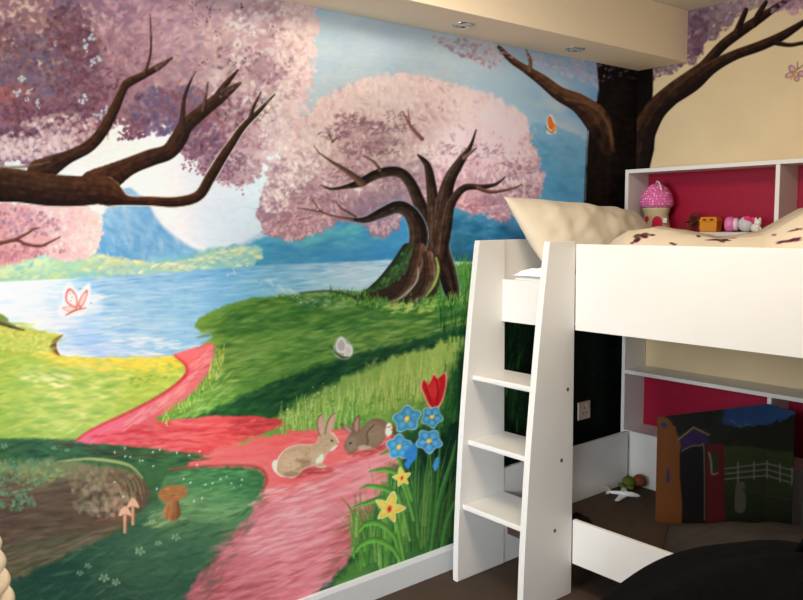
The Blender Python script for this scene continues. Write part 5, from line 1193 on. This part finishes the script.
card('side_panel', FOLD[:2], END[:2], FOLD[2], END[2], 50, 130, .24)
# grey floor cushion, its cotton darkened to carry the shade under the bed
GREYC = mat('shaded_grey_cotton', (60, 54, 48), .9, .1, .05, 20, .1, 200)
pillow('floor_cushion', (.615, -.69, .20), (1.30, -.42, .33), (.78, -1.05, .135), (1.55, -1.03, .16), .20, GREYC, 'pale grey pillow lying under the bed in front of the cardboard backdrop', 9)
# toy aeroplane
t = thing('toy_aeroplane', 'white toy aeroplane lying on the base board in the corner under the bed', 'toy aeroplane', (.205, -.405, BZ+.001), .45); t.scale = (.8, .8, .8)
WP = mat('white_toy_plastic', (232, 236, 236), .35, .4)
bm = bmesh.new()
add_tube(bm, [(-.09, 0, .010), (-.06, 0, .012), (0, 0, .014), (.05, 0, .014), (.085, 0, .012), (.10, 0, .010)], [.004, .009, .014, .015, .010, .003], 14)
fin('fuselage', bm, WP, t, True)
def slab(name, pts, z, th, m, par):
    bm = bmesh.new(); f = bm.faces.new([bm.verts.new((x, y, z)) for x, y in pts]); r = bmesh.ops.extrude_face_region(bm, geom=[f])
    for v in [g for g in r['geom'] if isinstance(g, bmesh.types.BMVert)]: v.co.z += th
    return fin(name, bm, m, par)
slab('wing', [(.035, .01), (.0, .12), (-.022, .12), (-.015, .01)], .006, .004, WP, t); slab('wing', [(.035, -.01), (.0, -.12), (-.022, -.12), (-.015, -.01)], .006, .004, WP, t)
slab('tailplane', [(-.07, -.04), (-.06, 0), (-.07, .04), (-.088, .04), (-.085, 0), (-.088, -.04)], .012, .003, WP, t)
bm = bmesh.new(); f = bm.faces.new([bm.verts.new(p) for p in ((-.06, -.002, .018), (-.09, -.002, .018), (-.095, -.002, .045), (-.082, -.002, .045))]); r = bmesh.ops.extrude_face_region(bm, geom=[f])
for v in [g for g in r['geom'] if isinstance(g, bmesh.types.BMVert)]: v.co.y += .004
fin('tail_fin', bm, mat('tan_plastic', (170, 130, 90), .5, .3), t)
# little heap: a green and red soft toy in the corner
t = thing('soft_toy', 'small green and russet soft toy slumped in the corner behind the toy aeroplane', 'soft toy', (.158, -.266, BZ+.002))
GRN = mat('green_plush', (92, 104, 40), .95, .05, .15, 60, .3, 200); RUS = mat('russet_plush', (124, 70, 46), .95, .05, .15, 60, .3, 200)
def lumpy(name, c, r, sc, m, par, seed, amp=.18, freq=26):
    bm = add_ball(bmesh.new(), (0, 0, 0), r, *sc, 26)
    for v in bm.verts:
        k = 1+amp*mnoise.noise(v.co*freq+Vector((seed, seed*2, 0)))
        v.co = v.co*k+Vector(c)
    return fin(name, bm, m, par, True)
t.scale = (.85, .85, .85)
lumpy('body', (0, -.02, .030), .036, (1.1, 1, .85), GRN, t, 2); lumpy('head', (.045, .015, .040), .034, (1.1, 1, 1), RUS, t, 5); lumpy('foot', (.03, -.055, .014), .016, (1.5, 1, .8), GRN, t, 7); lumpy('foot', (-.02, -.062, .014), .016, (1.4, 1, .8), GRN, t, 8)
# dark shaggy toy just behind the lower rail
t = thing('shaggy_toy', 'dark shaggy soft toy lying just behind the lower rail of the bed', 'soft toy', (.35, -.93, BZ+.008))
FUR = mat('dark_fur', (26, 22, 24), .95, .05, .3, 60)
t.scale = (.8, .8, .62)
b0 = lumpy('body', (0, 0, .062), .060, (1.5, .9, 1.0), FUR, t, 4, .3, 30)
r_ = random = np.random.default_rng(3)
bm = bmesh.new()
for k in range(240):
    a = r_.random()*6.283; b = r_.random()*1.5
    p = Vector((.084*math.cos(a)*math.cos(b), .05*math.sin(a)*math.cos(b), .062+.058*math.sin(b))); d = Vector((p.x, p.y, p.z-.05)).normalized()
    s_ = d.cross(Vector((r_.normal(), r_.normal(), r_.normal()))).normalized()*.004; e = p+d*.022+Vector((r_.normal(0, .006), r_.normal(0, .006), -.004))
    bm.faces.new([bm.verts.new(p+s_), bm.verts.new(p-s_), bm.verts.new(e)])
fu = fin('fur', bm, FUR, t); fu['kind'] = 'stuff'
# wall switch plate
t = thing('wall_socket', 'pale single wall socket on the dark painted wall under the bed', 'socket', (0, -.436, .522))
fin('plate', add_box(bmesh.new(), .0005, .009, -.045, .045, -.043, .043, .003), PLASTIC, t)
fin('rocker', add_box(bmesh.new(), .009, .012, .014, .028, .012, .032, .001), PLASTIC, t)
for dy, dz in ((0, .012), (-.011, -.012), (.011, -.012)): fin('pin_hole', add_box(bmesh.new(), .0088, .0095, dy-.003, dy+.003, dz-.004, dz+.004, 0), DARK, t)

# ================================================================ foreground
# black bean bag added to darken the lower right and block low light
def filler_bag():
    bm = bmesh.new(); n, m = 64, 40; rings = []
    prof = smooth([(.0, 0), (.50, 0), (.62, .05), (.655, .15), (.63, .28), (.55, .42), (.42, .56), (.25, .68), (.08, .745), (0, .75)], False, 5)
    for r, z in prof:
        if r < .004: rings.append([bm.verts.new((0, 0, z))]); continue
        rg = []
        for k in range(n):
            a = 2*PI*k/n
            w = 1+.025*math.cos(6*a+.5)*min(1, z*4)+.04*mnoise.noise(Vector((math.cos(a)*1.5, math.sin(a)*1.5, z*3)))
            rg.append(bm.verts.new((r*w*math.cos(a), r*w*math.sin(a)*.78, z+.02*mnoise.noise(Vector((math.cos(a)*2, math.sin(a)*2, z*4)))*min(1, z*5))))
        rings.append(rg)
    for a, b in zip(rings, rings[1:]):
        for k in range(n):
            k2 = (k+1) % n
            if len(a) == 1: bm.faces.new((a[0], b[k], b[k2]))
            elif len(b) == 1: bm.faces.new((a[k], b[0], a[k2]))
            else: bm.faces.new((a[k], b[k], b[k2], a[k2]))
    return bm
t = thing('dark_filler_bag', 'added black bean bag darkening the lower right corner, on the floor in front of the loft bed', 'bean bag', (1.60, -1.71, 0)); t.scale = (1, 1, .93)
fin('cover', filler_bag(), BLACK, t, True)
fin('top_handle', add_tube(bmesh.new(), [(-.05, 0, .735), (-.03, 0, .775), (.03, 0, .775), (.05, 0, .735)], .010, 8), BLACK, t, True)
# floor lamp with a ribbed pale shade at the left edge
LX, LY = 1.212, -3.314
t = thing('floor_lamp', 'floor lamp with pale ribbed shade at the lower left edge, out of focus', 'lamp', (LX, LY, 0))
fin('base', add_lathe(bmesh.new(), [(0, 0), (.12, 0), (.125, .01), (.115, .02), (.03, .03), (0, .03)], 32), CHROME, t, True)
fin('pole', add_tube(bmesh.new(), [(0, 0, .028), (0, 0, .885)], .010, 12), CHROME, t, True)
pr = []
for k in range(9):
    z0 = .862+k*.0245; R = .128-k*.0035
    for a in np.linspace(-PI/2, PI/2, 7)[(1 if k else 0):]: pr.append((R-.036+.036*math.cos(a), z0+.0122+math.sin(a)*.0105-.02*math.cos(a)))
fin('lamp_shade', add_lathe(bmesh.new(), [(.012, .87)]+pr+[(.012, pr[-1][1])], 48), mat('ribbed_shade', (240, 226, 204), .8, .1), t, True)

# ================================================================ camera and light
cd = bpy.data.cameras.new('camera'); co = bpy.data.objects.new('camera', cd); C.objects.link(co)
M = Matrix(ROT.tolist()).to_4x4(); M.translation = Vector(CAM); co.matrix_world = M
cd.sensor_width = 36; cd.lens = FPX/803*36; cd.clip_start = .02
cd.dof.use_dof = True; cd.dof.focus_distance = 2.8; cd.dof.aperture_fstop = 11.0
bpy.context.scene.camera = co
def area(name, loc, tgt, sx, sy, power, col, spread=180):
    l = bpy.data.lights.new(name, 'AREA'); l.shape = 'RECTANGLE'; l.size = sx; l.size_y = sy; l.energy = power; l.color = col; l.spread = math.radians(spread)
    o = bpy.data.objects.new(name, l); C.objects.link(o); o.location = loc
    o.rotation_euler = (Vector(tgt)-Vector(loc)).to_track_quat('-Z', 'Y').to_euler(); return o
area('window_light', (.9, -5.0, 1.6), (.0, -2.2, 1.2), 1.3, 1.3, 30, (.92, .96, 1.0), 90)
area('ceiling_light', (1.15, -2.05, 2.34), (1.0, -1.95, 0), .7, .7, 28, (1.0, .86, .67))
area('ladder_fill_light', (2.9, -5.0, 1.2), (.05, -1.45, .35), .8, .8, 2.0, (.86, .93, 1.0), 26)  # added narrow fill on the ladder's left stringer and lower mural
pl = bpy.data.lights.new('beam_fill_light', 'POINT'); pl.energy = 5; pl.color = (1.0, .86, .67); pl.shadow_soft_size = .1
po = bpy.data.objects.new('beam_fill_light', pl); C.objects.link(po); po.location = (1.15, -2.05, 2.26)  # added point fill that brightens the side of the beam
w = bpy.data.worlds.new('world'); bpy.context.scene.world = w; w.use_nodes = True
w.node_tree.nodes['Background'].inputs[0].default_value = (.86, .92, 1, 1); w.node_tree.nodes['Background'].inputs[1].default_value = .14
sc = bpy.context.scene
sc.view_settings.view_transform = 'Standard'; sc.view_settings.look = 'None'; sc.view_settings.exposure = 0; sc.view_settings.gamma = 1
